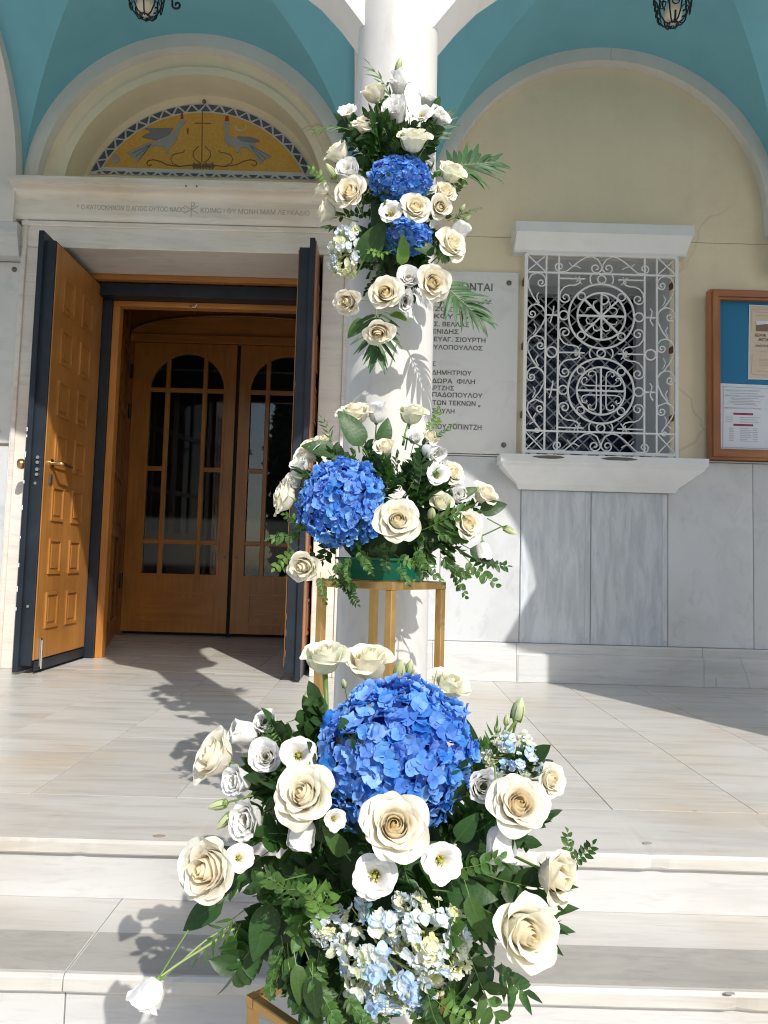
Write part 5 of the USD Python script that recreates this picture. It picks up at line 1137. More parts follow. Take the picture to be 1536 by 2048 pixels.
DIAM = {'rose_a': 1.24, 'rose_b': 1.16, 'rose_c': 1.2, 'rose_d': 1.12, 'rose_cup': 1.02, 'rose_half': 1.04, 'lisianthus_a': 1.02, 'lisianthus_b': 1.0, 'lisianthus_double': .85, 'lisianthus_full': .75, 'lisianthus_bell': .52,
        'green_bud': .5, 'white_bud': .62, 'hydrangea_blue_a': 2.05, 'hydrangea_blue_b': 2.05, 'hydrangea_pale_a': 2.1, 'hydrangea_pale_b': 2.1}
LIFT = {'rose_a': .25, 'rose_b': .25, 'rose_c': .25, 'rose_d': .25, 'rose_cup': .28, 'rose_half': .28, 'lisianthus_a': .2, 'lisianthus_b': .2, 'lisianthus_double': .22, 'lisianthus_full': .22, 'lisianthus_bell': .28, 'green_bud': .45, 'white_bud': .45}
def flower(kind, px, py, Y, dpx, az, el, label, roll=0., squash=(1, 1, 1)):
    a, e = math.radians(az), math.radians(el); f = np.array([math.sin(a) * math.cos(e), -math.cos(a) * math.cos(e), math.sin(e)])
    D = dpx * Y / FPX * ((1.07 if Y > 1.465 else 1.02 if Y > 1.2 else .95) if not kind.startswith('hyd') else 1.04); s = D / DIAM[kind]
    pos = atY(px, py, Y) - f * LIFT.get(kind, 0) * s
    nm = 'rose' if kind.startswith('rose') else 'lisianthus' if kind.startswith('lis') else 'hydrangea' if kind.startswith('hyd') else 'flower_bud'
    cat = {'rose': 'rose', 'lisianthus': 'lisianthus', 'hydrangea': 'hydrangea', 'flower_bud': 'flower bud'}[nm]
    place(kind, nm, frame_from(f, roll, pos, s * np.array(squash)), label, cat)
FL = flower
# ---- bouquet tied to the column
FL('green_bud', 798, 131, 1.60, 15, 25, 60, 'small green bud at the very top of the column bouquet')
FL('lisianthus_bell', 799, 155, 1.60, 27, -30, 50, 'half-open white lisianthus just under the topmost green bud')
FL('lisianthus_double', 797, 178, 1.60, 44, 5, 55, 'ruffled white lisianthus second from the top of the column bouquet')
FL('rose_half', 750, 190, 1.59, 54, -30, 58, 'cream rose facing up at the upper left of the column bouquet')
FL('lisianthus_b', 696, 227, 1.58, 42, -12, 25, 'round white lisianthus alone at the far upper left against the arch')
FL('rose_a', 733, 253, 1.56, 60, -8, 45, 'cream rose right of the lone white lisianthus, column bouquet')
FL('lisianthus_full', 795, 228, 1.565, 56, -25, 30, 'tall ruffled white lisianthus left of the open one under the topmost flowers')
FL('lisianthus_a', 843, 232, 1.55, 50, 0, 22, 'open white lisianthus with yellow centre high on the column bouquet')
FL('lisianthus_double', 876, 240, 1.58, 46, 35, 25, 'white lisianthus beside the upper palm frond, right edge of the column bouquet')
FL('lisianthus_double', 856, 208, 1.61, 44, 20, 50, 'white lisianthus behind the open one, upper right of the column bouquet', roll=1.)
FL('rose_cup', 826, 285, 1.52, 66, 4, 48, 'greenish cream cupped rose above the upper blue hydrangea')
FL('hydrangea_blue_a', 799, 360, 1.56, 124, 0, 12, 'upper of two blue hydrangeas on the column bouquet', squash=(1.06, .78, .9))
FL('rose_half', 678, 309, 1.57, 54, -55, 42, 'cream rose on the left rim beside the mosaic, column bouquet')
FL('lisianthus_full', 699, 349, 1.53, 50, -15, 20, 'white lisianthus directly left of the upper blue hydrangea')
FL('rose_d', 702, 388, 1.515, 58, -18, 5, 'peach hearted rose with a hanging petal, left of the blue hydrangea', squash=(1, 1.15, 1))
FL('rose_half', 647, 380, 1.59, 36, -70, 35, 'small cream half-open rose at the far left edge of the column bouquet')
FL('green_bud', 662, 342, 1.57, 17, -50, 40, 'pale green bud on the left edge of the column bouquet')
FL('rose_half', 657, 424, 1.59, 52, -75, 10, 'cream rose seen from the side, lowest on the left rim above the pale hydrangea')
FL('rose_cup', 901, 349, 1.545, 54, 25, 35, 'cream cupped rose right of the upper blue hydrangea')
FL('rose_b', 887, 388, 1.54, 50, 20, 22, 'cream rose with yellowish petals below the right cupped rose')
FL('rose_half', 879, 414, 1.53, 44, 12, -15, 'cream half-open rose drooping at the right of the peach rose')
FL('lisianthus_a', 782, 427, 1.48, 53, -6, 8, 'flat white lisianthus with dark centre between the two blue hydrangeas')
FL('rose_c', 829, 419, 1.475, 60, 6, 10, 'peach hearted rose in the middle of the column bouquet between blue hydrangeas')
FL('hydrangea_blue_b', 811, 474, 1.555, 108, 0, -5, 'lower of two blue hydrangeas on the column bouquet, partly shaded', squash=(1, .72, .8))
FL('hydrangea_pale_b', 696, 503, 1.555, 92, -28, 5, 'greenish white hydrangea at the lower left of the column bouquet', squash=(.92, 1.2, .9))
FL('rose_a', 899, 492, 1.53, 68, 30, 10, 'large cream rose at the right edge above the lower palm frond')
FL('lisianthus_bell', 919, 464, 1.55, 34, 45, 40, 'white petal tip lisianthus above the large right cream rose')
FL('rose_c', 864, 566, 1.50, 68, 12, -14, 'peach hearted rose beside the stem of the lower palm frond')
FL('lisianthus_double', 819, 560, 1.51, 48, -5, 12, 'white lisianthus between two peach roses low on the column bouquet')
FL('rose_d', 772, 588, 1.485, 62, -8, -4, 'peach rose low in the middle of the column bouquet')
FL('lisianthus_full', 810, 602, 1.50, 42, 10, -20, 'white lisianthus hanging below two others at the bouquet bottom', squash=(.75, 1.15, 1))
FL('rose_c', 699, 603, 1.52, 62, -40, -20, 'cream rose at the lower left of the column bouquet beside the door leaf', squash=(1.05, .8, 1))
FL('rose_d', 757, 662, 1.50, 56, 0, -38, 'lowest peach rose hanging over the bottom palm frond', squash=(1.05, .85, 1))
FL('green_bud', 934, 437, 1.56, 10, 40, 20, 'tiny green bud on a thin stalk right of the column bouquet'); FL('green_bud', 925, 416, 1.57, 9, 40, 40, 'tinier green bud on the thin stalk above the other')
# ---- middle bouquet on the rear stand
FL('rose_a', 709, 833, 1.50, 76, -18, 62, 'wide cream rose at the top left of the middle bouquet')
FL('lisianthus_bell', 754, 827, 1.50, 36, 5, 60, 'small cream half-open flower right of the wide top rose')
FL('rose_cup', 822, 832, 1.50, 58, 15, 62, 'pale rose on a bare stem at the top of the middle bouquet')
FL('rose_half', 769, 898, 1.42, 46, -10, 45, 'small white cupped rose above the blue hydrangea of the middle bouquet')
FL('rose_half', 625, 905, 1.47, 66, -50, 42, 'cream rose at the upper left above the middle blue hydrangea')
FL('rose_half', 650, 884, 1.50, 34, -30, 50, 'small cream rose tucked behind the upper left rose of the middle bouquet')
FL('lisianthus_double', 604, 932, 1.45, 46, -45, 40, 'white lisianthus under the upper left rose of the middle bouquet')
FL('green_bud', 597, 953, 1.43, 13, -70, 10, 'green bud beside the left white lisianthus of the middle bouquet')
FL('rose_b', 574, 995, 1.45, 72, -68, 12, 'cream rose in profile at the far left of the middle bouquet', squash=(.8, 1.15, 1))
FL('lisianthus_full', 590, 965, 1.45, 38, -45, 30, 'white lisianthus between the profile rose and the middle blue hydrangea')
FL('hydrangea_blue_a', 684, 1006, 1.38, 186, -12, 16, 'round blue hydrangea on the middle bouquet', roll=1.2, squash=(1, .95, 1))
FL('rose_a', 795, 1043, 1.285, 92, 2, 12, 'large open cream rose at the front of the middle bouquet', roll=.6)
FL('lisianthus_double', 829, 879, 1.45, 36, 10, 40, 'white lisianthus near the top right of the middle bouquet')
FL('rose_half', 857, 877, 1.47, 38, 40, 40, 'cream half-open rose at the top right rim of the middle bouquet')
FL('lisianthus_bell', 863, 904, 1.40, 42, 40, -25, 'closed white lisianthus tilting down at the right of the middle bouquet')
FL('lisianthus_a', 874, 951, 1.36, 52, 8, 14, 'open white lisianthus with yellow eye on the right of the middle bouquet')
FL('rose_b', 902, 949, 1.40, 54, 35, 20, 'cream rose behind the yellow-eyed lisianthus, middle bouquet')
FL('lisianthus_full', 909, 992, 1.40, 48, 35, 20, 'ruffled white lisianthus below the right cream rose of the middle bouquet')
FL('rose_cup', 881, 1007, 1.365, 46, 5, 35, 'greenish half-open rose right of the large open rose')
FL('rose_half', 966, 991, 1.42, 56, 42, 38, 'cream rose standing off to the right of the middle bouquet in sun')
FL('rose_c', 933, 1052, 1.34, 68, 12, 22, 'cream rose at the right front of the middle bouquet', squash=(.85, 1.05, 1))
FL('lisianthus_bell', 967, 1102, 1.38, 34, 20, -75, 'white bell flower hanging down at the right of the middle bouquet')
FL('green_bud', 1019, 1061, 1.38, 15, 75, -28, 'green bud on a long stem at the far right of the middle bouquet')
FL('rose_b', 611, 1132, 1.36, 74, -28, -12, 'cream rose low at the left of the middle bouquet beside the tray', squash=(1, .8, 1))
FL('green_bud', 863, 1026, 1.34, 18, 0, 30, 'round green bud beside the large open rose'); FL('green_bud', 884, 1031, 1.36, 12, 30, 40, 'smaller green bud right of the round green one')
# ---- front bouquet
FL('rose_cup', 649, 1322, 1.06, 96, -8, 68, 'pale cream rose on a green stem, top left of the front bouquet')
FL('rose_half', 735, 1331, 1.07, 104, 4, 66, 'pale cream rose behind the big blue hydrangea, top middle')
FL('green_bud', 799, 1342, 1.06, 28, 10, 60, 'plump green bud between the top roses of the front bouquet'); FL('green_bud', 820, 1334, 1.07, 18, 20, 70, 'slim green bud beside the plump one')
FL('rose_cup', 895, 1376, 1.06, 84, 40, 55, 'pale rose at the upper right behind the big blue hydrangea')
FL('green_bud', 616, 1399, 1.03, 24, 10, 72, 'green bud at the upper left of the big blue hydrangea'); FL('green_bud', 688, 1367, 1.05, 12, -20, 60, 'tiny green bud just above the big blue hydrangea')
FL('hydrangea_blue_b', 787, 1508, .945, 316, 0, 24, 'very big blue hydrangea crowning the front bouquet', roll=.4, squash=(1, .95, .95))
FL('lisianthus_bell', 489, 1466, .98, 54, -60, 15, 'closed white lisianthus at the upper left of the front bouquet')
FL('lisianthus_full', 536, 1450, .99, 54, -20, 40, 'white lisianthus highest on the left of the front bouquet')
FL('rose_half', 436, 1514, .95, 100, -48, 28, 'cream rose in profile at the upper left over the marble floor', squash=(.9, 1.1, 1))
FL('lisianthus_full', 483, 1561, .92, 68, -42, 10, 'ruffled white lisianthus under the left profile rose')
FL('lisianthus_double', 536, 1515, .96, 74, -10, 20, 'shaded white lisianthus behind the others left of the big blue hydrangea')
FL('lisianthus_b', 597, 1511, .92, 84, 10, 20, 'white lisianthus touching the left side of the big blue hydrangea')
FL('lisianthus_full', 501, 1636, .875, 82, -22, 5, 'strongly ruffled white lisianthus left of the front cream rose', squash=(.85, 1.1, 1))
FL('rose_a', 610, 1592, .845, 130, -16, 30, 'big cream rose at the lower left corner of the big blue hydrangea', roll=2.)
FL('lisianthus_bell', 603, 1665, .85, 60, -10, -70, 'twisted white petals hanging under the big left cream rose')
FL('lisianthus_b', 668, 1638, .84, 52, 25, 5, 'yellowish white flower between the two front cream roses')
FL('green_bud', 436, 1610, .91, 22, -85, -15, 'long green bud pointing left at the left rim of the front bouquet'); FL('green_bud', 449, 1642, .91, 22, -70, -45, 'green bud pointing down left below the other')
FL('rose_c', 789, 1655, .80, 138, -2, 30, 'big cream rose with peach heart at the centre of the front bouquet', roll=.3)
FL('lisianthus_a', 749, 1752, .80, 98, -8, 8, 'open white lisianthus with yellow centre below the central rose')
FL('lisianthus_b', 881, 1722, .81, 92, 10, 10, 'open white lisianthus with yellow centre right of the central rose')
FL('rose_c', 1034, 1612, .85, 122, 6, 30, 'big peach rose at the right of the big blue hydrangea', roll=4.)
FL('lisianthus_bell', 1000, 1686, .85, 66, 5, -68, 'pale petals hanging under the right peach rose')
FL('lisianthus_full', 964, 1572, .90, 74, 5, 12, 'white lisianthus between the big blue hydrangea and the right peach rose')
FL('rose_b', 1097, 1560, .93, 70, 28, 15, 'small white rose at the far right beside the pale blue hydrangea')
FL('hydrangea_pale_a', 1024, 1516, .97, 118, 22, 30, 'pale blue hydrangea at the upper right of the front bouquet', squash=(1, .8, .9))
FL('green_bud', 1037, 1419, 1.0, 30, 18, 68, 'tall green bud standing above the pale blue hydrangea')
FL('green_bud', 1013, 1440, 1.0, 13, 5, 75, 'slender dark bud left of the tall green bud'); FL('green_bud', 993, 1456, 1.0, 11, -5, 78, 'thin pointed bud furthest left of the three above the pale blue hydrangea')
FL('rose_half', 1106, 1750, .89, 104, 38, -2, 'greenish white half-open rose at the far right of the front bouquet', squash=(.9, 1.1, 1))
FL('rose_b', 1043, 1862, .795, 142, 24, 8, 'largest cream rose at the lower right of the front bouquet', roll=1., squash=(.92, 1.1, 1))
FL('rose_d', 426, 1738, .835, 128, -32, 10, 'large cream rose with orange heart at the lower left of the front bouquet', roll=2.2, squash=(.95, 1.08, 1))
FL('lisianthus_b', 478, 1716, .85, 64, 25, 25, 'pale ruffled flower tucked right of the lower left rose')
FL('hydrangea_pale_a', 762, 1905, .85, 190, -6, -12, 'pale blue and cream hydrangea at the bottom of the front bouquet', roll=2., squash=(1.15, .9, .9))
FL('hydrangea_pale_b', 856, 1868, .84, 150, 14, 0, 'cream and green hydrangea right of the pale blue one at the bottom', roll=.8, squash=(.9, 1.25, .85))
FL('hydrangea_pale_b', 672, 1856, .865, 96, -20, 5, 'small cream hydrangea cluster left of the bottom pale blue one', roll=.2, squash=(1.1, .8, .8))
FL('hydrangea_pale_a', 800, 1968, .87, 130, 5, -38, 'lowest pale blue hydrangea clump hanging over the front stand', roll=3., squash=(1.3, .7, .8))
FL('lisianthus_full', 303, 1980, .85, 80, -50, -52, 'half-open white flower hanging far out at the bottom left')
FL('green_bud', 272, 1990, .85, 19, -75, -28, 'green bud beside the white flower at the bottom left')
def stalk(pts, r, label, m='stem_green'):
    P = np.array([atY(*p) for p in pts]); t = np.linspace(0, 1, len(P)); tt = np.linspace(0, 1, 16)
    Q = np.c_[[np.interp(tt, t, P[:, k]) for k in range(3)]].T
    for _ in range(3): Q[1:-1] = (Q[:-2] + 2 * Q[1:-1] + Q[2:]) / 4
    o = obj('flower_stalk', tube(Q, np.linspace(r, r * .7, 16), 7), m, smooth=True, label=label, cat='stalk')
stalk([(480, 1850, .93), (420, 1888, .90), (360, 1925, .87), (318, 1955, .855)], .0017, 'long pale stalk reaching out to the bottom left white flower', 'stem_pale')
stalk([(470, 1846, .93), (410, 1880, .9), (350, 1935, .87), (288, 1982, .85)], .0013, 'thinner stalk running beside the long bottom left one', 'stem_pale')
stalk([(955, 1560, .99), (985, 1510, 1.0), (1012, 1470, 1.0), (1033, 1440, 1.0)], .0028, 'thick green stalk rising to the tall bud at the upper right')
stalk([(950, 1570, .99), (975, 1525, 1.0), (1005, 1480, 1.0), (1012, 1450, 1.0)], .002, 'thin stalk to the slender dark bud at the upper right')
stalk([(650, 1345, 1.06), (652, 1380, 1.06), (654, 1430, 1.04)], .0042, 'bright green rose stem in front of the gold leg')
stalk([(950, 1078, 1.40), (985, 1062, 1.39), (1005, 1052, 1.38), (1014, 1055, 1.38)], .0015, 'arched stalk to the far right bud of the middle bouquet')
stalk([(806, 890, 1.47), (812, 862, 1.49), (818, 842, 1.50)], .0028, 'bare green rose stem at the top of the middle bouquet')
stalk([(880, 420, 1.6), (905, 428, 1.58), (931, 436, 1.56)], .0012, 'thin stalk carrying the tiny right buds of the column bouquet', 'stem_pale')

# ---- leaves
def green(kind, px, py, Y, lpx, ang, lean, label, cat, name, group=None, roll=0.):
    """Twig or leaf with its base at the pixel, growing towards the picture angle ang (degrees, 0 right, 90 up), leaning to the viewer by lean degrees."""
    a, l = math.radians(ang), math.radians(lean); f = np.array([math.cos(a) * math.cos(l), -math.sin(l), math.sin(a) * math.cos(l)])
    place(kind, name, frame_from(f, roll, atY(px, py, Y), lpx * Y / FPX), label, cat, group)
GL = green
tw, bl, pf = ('leafy twig', 'leafy_twig'), ('leaf', 'broad_leaf'), ('palm frond', 'palm_frond')
def roll_face(ang, lean):
    """roll that turns the frond's upper side (local +y) to the viewer."""
    a, l = math.radians(ang), math.radians(lean); f = np.array([math.cos(a) * math.cos(l), -math.sin(l), math.sin(a) * math.cos(l)])
    M0 = frame_from(f, 0, [0, 0, 0], 1)[:3, :3]; want = np.array([0.15, -1., .45]); x, y = M0[:, 0] @ want, M0[:, 1] @ want
    return math.atan2(-x, y)
for k_, args in enumerate([
    ('palm_frond', 868, 345, 1.60, 150, 28, -15, 'palm frond reaching right from the top of the column bouquet'),
    ('palm_frond', 862, 552, 1.56, 130, -38, 12, 'dark palm frond pointing down right beside the engraved plaque'),
    ('palm_frond', 752, 600, 1.55, 118, -86, 15, 'dark palm frond hanging from the bottom of the column bouquet'),
    ('palm_small', 862, 300, 1.62, 110, 72, -5, 'upright palm frond tip beside the column, upper right')]):
    kind, px, py, Y, lp, an, ln, lb = args; GL(kind, px, py, Y, lp, an, ln, lb, *pf[:1], pf[1], roll=roll_face(an, ln))
for args in [
    ('pinnate_a', 890, 395, 1.57, 70, 35, 10, 'fine leafy twig right of the upper blue hydrangea'), ('fine_twig', 895, 440, 1.56, 75, 10, 10, 'twig with small leaves above the large right cream rose'),
    ('pinnate_b', 660, 372, 1.57, 55, 125, 10, 'bright leaf spray at the left rim beside the mosaic'), ('ruscus_a', 690, 450, 1.56, 48, 190, 10, 'dark leaf twig above the greenish white hydrangea'),
    ('narrow_spray', 785, 215, 1.6, 105, 110, 0, 'thin buds and stems left of the topmost flower'), ('narrow_spray', 700, 262, 1.58, 80, 172, 0, 'narrow leaves below the lone white lisianthus'),
    ('broad_dark', 715, 545, 1.54, 95, 60, 30, 'broad dark leaf left of the bottom roses on the column bouquet'), ('broad_bright', 800, 545, 1.54, 62, 80, 40, 'pale green leaf under the lower blue hydrangea'),
    ('broad_mid', 735, 630, 1.545, 52, 225, 10, 'mid green leaf behind the lowest peach rose'), ('broad_bright', 770, 625, 1.53, 48, -20, 30, 'small bright leaf above the lowest peach rose'), ('broad_dark', 880, 515, 1.56, 62, 160, 30, 'dark leaf left of the large right cream rose'),
    ('pinnate_b', 730, 500, 1.52, 60, -30, 30, 'bright sprig right of the greenish white hydrangea'),
    # middle
    ('broad_dark', 735, 912, 1.46, 90, 120, 15, 'broad dark leaf under the wide top rose of the middle bouquet'), ('broad_dark', 690, 915, 1.45, 75, 160, 20, 'large dark leaf left above the middle blue hydrangea'), ('broad_dark', 755, 905, 1.48, 62, 70, 10, 'dark leaf right of the small white cupped rose'),
    ('narrow_spray', 665, 890, 1.48, 62, 105, 0, 'narrow bright leaves at the upper left of the middle bouquet'), ('fine_twig', 860, 880, 1.46, 70, 25, 0, 'small leafed twig over the plaque at the top right of the middle bouquet'), ('pinnate_b', 850, 870, 1.47, 62, 45, 0, 'bright twig rising over the lowest engraved names'),
    ('broad_dark', 945, 1025, 1.41, 60, 15, 10, 'dark leaf behind the right front cream rose'), ('broad_dark', 925, 1090, 1.38, 66, -25, 15, 'dark leaf below the right front cream rose'), ('broad_mid', 905, 1000, 1.40, 50, 30, 15, 'mid green leaf beside the standing-off cream rose'),
    ('pinnate_a', 925, 1110, 1.38, 92, -50, 10, 'hanging twig of small leaves at the lower right of the middle bouquet'), ('pinnate_dark', 940, 1100, 1.40, 90, -35, 0, 'dark hanging twig against the sunlit marble'), ('pinnate_a', 850, 1120, 1.36, 60, -60, 20, 'small leaf twig over the right end of the green tray'),
    ('pinnate_b', 790, 1110, 1.33, 62, -35, 25, 'bright curved sprig in front of the green tray'), ('pinnate_b', 735, 1105, 1.34, 48, -95, 20, 'bright sprig hanging over the middle of the green tray'), ('pinnate_dark', 655, 1140, 1.36, 70, -50, 15, 'dark leaf twig hanging left of the green tray'), ('pinnate_a', 640, 1145, 1.36, 62, -85, 15, 'leaf twig hanging beneath the low left rose'),
    ('pinnate_a', 610, 1080, 1.40, 72, 170, 5, 'leaf twig at the left rim over the dark door'), ('pinnate_b', 600, 1095, 1.40, 70, 205, 5, 'bright leaf twig left of the low left rose'), ('pinnate_a', 620, 1060, 1.38, 62, 140, 10, 'leaf twig below the profile rose'),
    ('fine_twig', 590, 1070, 1.41, 60, 180, 0, 'fine pointed twig at the far left of the middle bouquet'), ('ruscus_b', 840, 1060, 1.36, 95, 20, 20, 'leafy branch right of the large open rose'), ('ruscus_a', 830, 1000, 1.38, 90, 70, 20, 'dark branch above the large open rose'),
    ('pinnate_dark', 690, 1160, 1.37, 60, -75, 10, 'small dark twig hanging over the stand rail'), ('pinnate_a', 905, 1130, 1.39, 70, -75, 5, 'twig hanging right of the stand rail'),
    ('bushy_b', 700, 1112, 1.35, 52, -100, 25, 'leafy twig over the left end of the green tray'), ('bushy_a', 830, 1108, 1.35, 56, -80, 25, 'dark twig over the right half of the green tray'), ('bushy_b', 670, 1120, 1.36, 70, -65, 15, 'twig hanging past the left corner of the rear stand'),
    ('bushy_a', 765, 1100, 1.345, 46, -90, 25, 'dark leaves drooping over the tray under the large open rose'), ('bushy_b', 880, 1112, 1.37, 70, -45, 15, 'twig drooping over the right corner of the rear stand'),
    ('bushy_a', 640, 1110, 1.38, 75, 200, 10, 'dark leafy mass left of the tray above the low left rose'), ('bushy_b', 870, 1065, 1.35, 70, -20, 25, 'leafy twig between the large open rose and the right front rose'),
    # front
    ('broad_mid', 588, 1905, .835, 78, -72, 25, 'mid green leaf hanging over the left corner of the front stand'), ('broad_dark', 625, 1930, .83, 75, -85, 25, 'dark leaf hanging before the left front rail'),
    ('bushy_a', 575, 1925, .845, 105, -70, 25, 'dark twig spread over the left corner of the front stand'), ('bushy_b', 620, 1935, .83, 105, -62, 25, 'leafy twig spread along the left rail of the front stand'), ('bushy_b', 690, 1985, .82, 85, -50, 25, 'leafy twig before the middle of the left front rail'),
    ('bushy_b', 720, 1098, 1.325, 62, -75, 45, 'leafy twig leaning out over the tray left of its middle'), ('bushy_a', 775, 1096, 1.32, 58, -100, 45, 'dark twig leaning out over the middle of the tray'), ('bushy_b', 835, 1096, 1.325, 60, -80, 45, 'leafy twig leaning out over the tray right of its middle'), ('pinnate_a', 800, 1125, 1.33, 52, -80, 25, 'leaf twig trailing down to the stand rail below the large open rose'),
    ('bushy_b', 590, 1930, .86, 95, -60, 20, 'leafy twig lying over the left rail of the front stand'), ('bushy_a', 650, 1965, .845, 90, -70, 20, 'dark twig over the left rail nearest the middle leg'), ('bushy_b', 560, 1900, .87, 80, -110, 15, 'leafy twig drooping left of the left gold leg'), ('bushy_a', 720, 1985, .84, 80, -90, 20, 'dark twig hanging before the middle gold leg'),
    ('bushy_b', 915, 1930, .87, 95, -100, 15, 'leafy twig drooping over the right gold leg'), ('bushy_a', 850, 1960, .85, 90, -80, 20, 'dark twig over the right rail of the front stand'),
    ('bushy_a', 560, 1870, .88, 130, -75, 15, 'dark leafy twig hanging over the left gold leg of the front stand'), ('bushy_b', 640, 1900, .865, 120, -100, 15, 'leafy twig hiding the tray at the lower left'), ('bushy_a', 900, 1900, .875, 130, -85, 10, 'dark leafy twig hiding the tray at the lower right'), ('bushy_b', 700, 1930, .85, 110, -85, 15, 'leafy twig hanging under the bottom hydrangeas'),
    ('broad_dark', 545, 1775, .90, 108, -98, 25, 'long dark leaf hanging below the ruffled white lisianthus'), ('broad_dark', 470, 1790, .90, 95, 205, 15, 'dark leaf under the lower left rose'), ('broad_mid', 700, 1720, .86, 80, 120, 35, 'broad green leaf left of the central rose'), ('broad_dark', 640, 1700, .88, 85, 80, 30, 'broad dark leaf between the left and central roses'),
    ('broad_dark', 905, 1690, .87, 72, 60, 30, 'dark leaf right of the central rose'), ('broad_dark', 960, 1700, .87, 90, 30, 30, 'dark leaf below the right peach rose'), ('broad_mid', 930, 1765, .84, 90, -70, 35, 'green leaf left of the largest lower right rose'), ('broad_dark', 870, 1780, .86, 100, 10, 30, 'dark leaf over the cream and green hydrangea'),
    ('pinnate_b', 610, 1845, .82, 120, 40, 30, 'bright leaf sprig left of the open yellow-centred lisianthus'), ('pinnate_b', 640, 1830, .815, 110, 88, 30, 'tall bright leaf sprig under the big left cream rose'), ('pinnate_a', 655, 1790, .83, 100, 150, 30, 'leaf sprig pointing left below the big left cream rose'), ('pinnate_a', 590, 1800, .84, 100, 120, 25, 'leaf sprig right of the hanging long dark leaf'),
    ('narrow_spray', 490, 1820, .91, 120, 215, 10, 'narrow leaves along the bottom left stalk'), ('narrow_spray', 560, 1650, .93, 90, 200, 10, 'narrow green leaves beside the ruffled white lisianthus'), ('broad_mid', 480, 1850, .92, 80, 245, 10, 'narrow leaf hanging from the bottom left stalk'),
    ('broad_dark', 590, 1470, 1.0, 80, 195, 10, 'dark leaf reaching left from the big blue hydrangea'), ('broad_mid', 575, 1445, 1.02, 62, 25, 10, 'serrated green leaf under the upper left bud'), ('fine_twig', 540, 1540, .97, 90, 75, 10, 'fine dark twig among the left white lisianthus'), ('fine_twig', 500, 1530, .97, 85, 50, 10, 'fine twig left among the white lisianthus'),
    ('pinnate_dark', 1110, 1740, .93, 95, 20, 5, 'small leafed twig at the far right behind the greenish rose'), ('pinnate_a', 1130, 1735, .93, 70, 75, 0, 'upright twig tip above the greenish rose'), ('narrow_spray', 960, 1560, .98, 110, 65, 5, 'dark narrow leaves around the upper right bud stalks'), ('broad_dark', 945, 1540, .98, 80, 100, 10, 'curved dark leaf right of the big blue hydrangea'),
    ('ruscus_b', 920, 1850, .88, 170, -72, 15, 'branch of long leaves hanging at the lower right'), ('ruscus_a', 940, 1860, .88, 160, -58, 10, 'dark branch hanging left of the largest rose'), ('pinnate_a', 1000, 1925, .84, 80, -60, 10, 'leaf twig below the largest lower right rose'), ('broad_dark', 610, 1900, .87, 80, -60, 20, 'dark leaf at the lower left of the bottom hydrangeas'), ('broad_dark', 640, 1950, .87, 80, -105, 20, 'dark leaf hanging beside the left gold leg'), ('broad_mid', 575, 1890, .87, 72, -80, 15, 'green leaf over the left gold leg'),
    ('ruscus_b', 690, 1975, .87, 120, -120, 15, 'leaf branch hanging in front of the left stand rail'), ('pinnate_dark', 760, 2000, .86, 90, -80, 15, 'dark hanging twig under the lowest hydrangea'), ('pinnate_b', 865, 1990, .86, 90, -45, 15, 'bright leaf twig hanging at the bottom right of the hydrangeas'), ('pinnate_a', 840, 2000, .86, 90, -95, 15, 'leaf twig hanging at the bottom middle right'), ('pinnate_a', 890, 1960, .87, 100, -70, 10, 'leaf twig hanging before the right gold leg'), ('pinnate_a', 900, 1740, .84, 110, 15, 25, 'leaf twig between the white lisianthus and the largest rose'), ('ruscus_a', 540, 1700, .92, 110, 210, 10, 'dark leafy branch behind the lower left rose')]:
    kind, px, py, Y, lp, an, ln, lb = args
    c, n_ = bl if kind.startswith('broad') else tw
    GL(kind, px, py, Y, lp, an, ln, lb, c, n_, roll=(roll_face(an, ln) + (math.pi if kind.startswith('broad') else 0)) + random.Random(lb).uniform(-.5, .5))
# greenery filling the depth of each arrangement: leaves nothing tells apart
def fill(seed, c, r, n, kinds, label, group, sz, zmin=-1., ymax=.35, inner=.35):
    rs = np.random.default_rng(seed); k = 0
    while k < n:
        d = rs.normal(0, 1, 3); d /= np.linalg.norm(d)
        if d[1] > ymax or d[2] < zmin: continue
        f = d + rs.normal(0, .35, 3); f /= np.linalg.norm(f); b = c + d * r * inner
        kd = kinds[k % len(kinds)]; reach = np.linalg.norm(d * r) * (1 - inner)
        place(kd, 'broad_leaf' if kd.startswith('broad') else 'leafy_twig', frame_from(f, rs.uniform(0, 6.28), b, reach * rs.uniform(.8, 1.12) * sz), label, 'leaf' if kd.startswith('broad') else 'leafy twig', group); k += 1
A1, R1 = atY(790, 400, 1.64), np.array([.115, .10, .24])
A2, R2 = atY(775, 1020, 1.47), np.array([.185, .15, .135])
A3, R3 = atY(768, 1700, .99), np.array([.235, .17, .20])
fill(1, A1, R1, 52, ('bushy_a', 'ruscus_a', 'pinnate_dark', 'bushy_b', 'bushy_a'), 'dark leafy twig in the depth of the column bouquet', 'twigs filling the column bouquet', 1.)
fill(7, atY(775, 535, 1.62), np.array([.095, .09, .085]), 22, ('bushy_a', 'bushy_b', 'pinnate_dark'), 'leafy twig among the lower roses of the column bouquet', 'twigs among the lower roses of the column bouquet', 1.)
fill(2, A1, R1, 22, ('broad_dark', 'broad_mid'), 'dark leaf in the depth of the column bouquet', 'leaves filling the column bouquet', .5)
fill(3, A2, R2, 72, ('bushy_a', 'ruscus_a', 'bushy_b', 'bushy_a', 'pinnate_dark'), 'dark leafy twig in the depth of the middle bouquet', 'twigs filling the middle bouquet', 1., -.75)
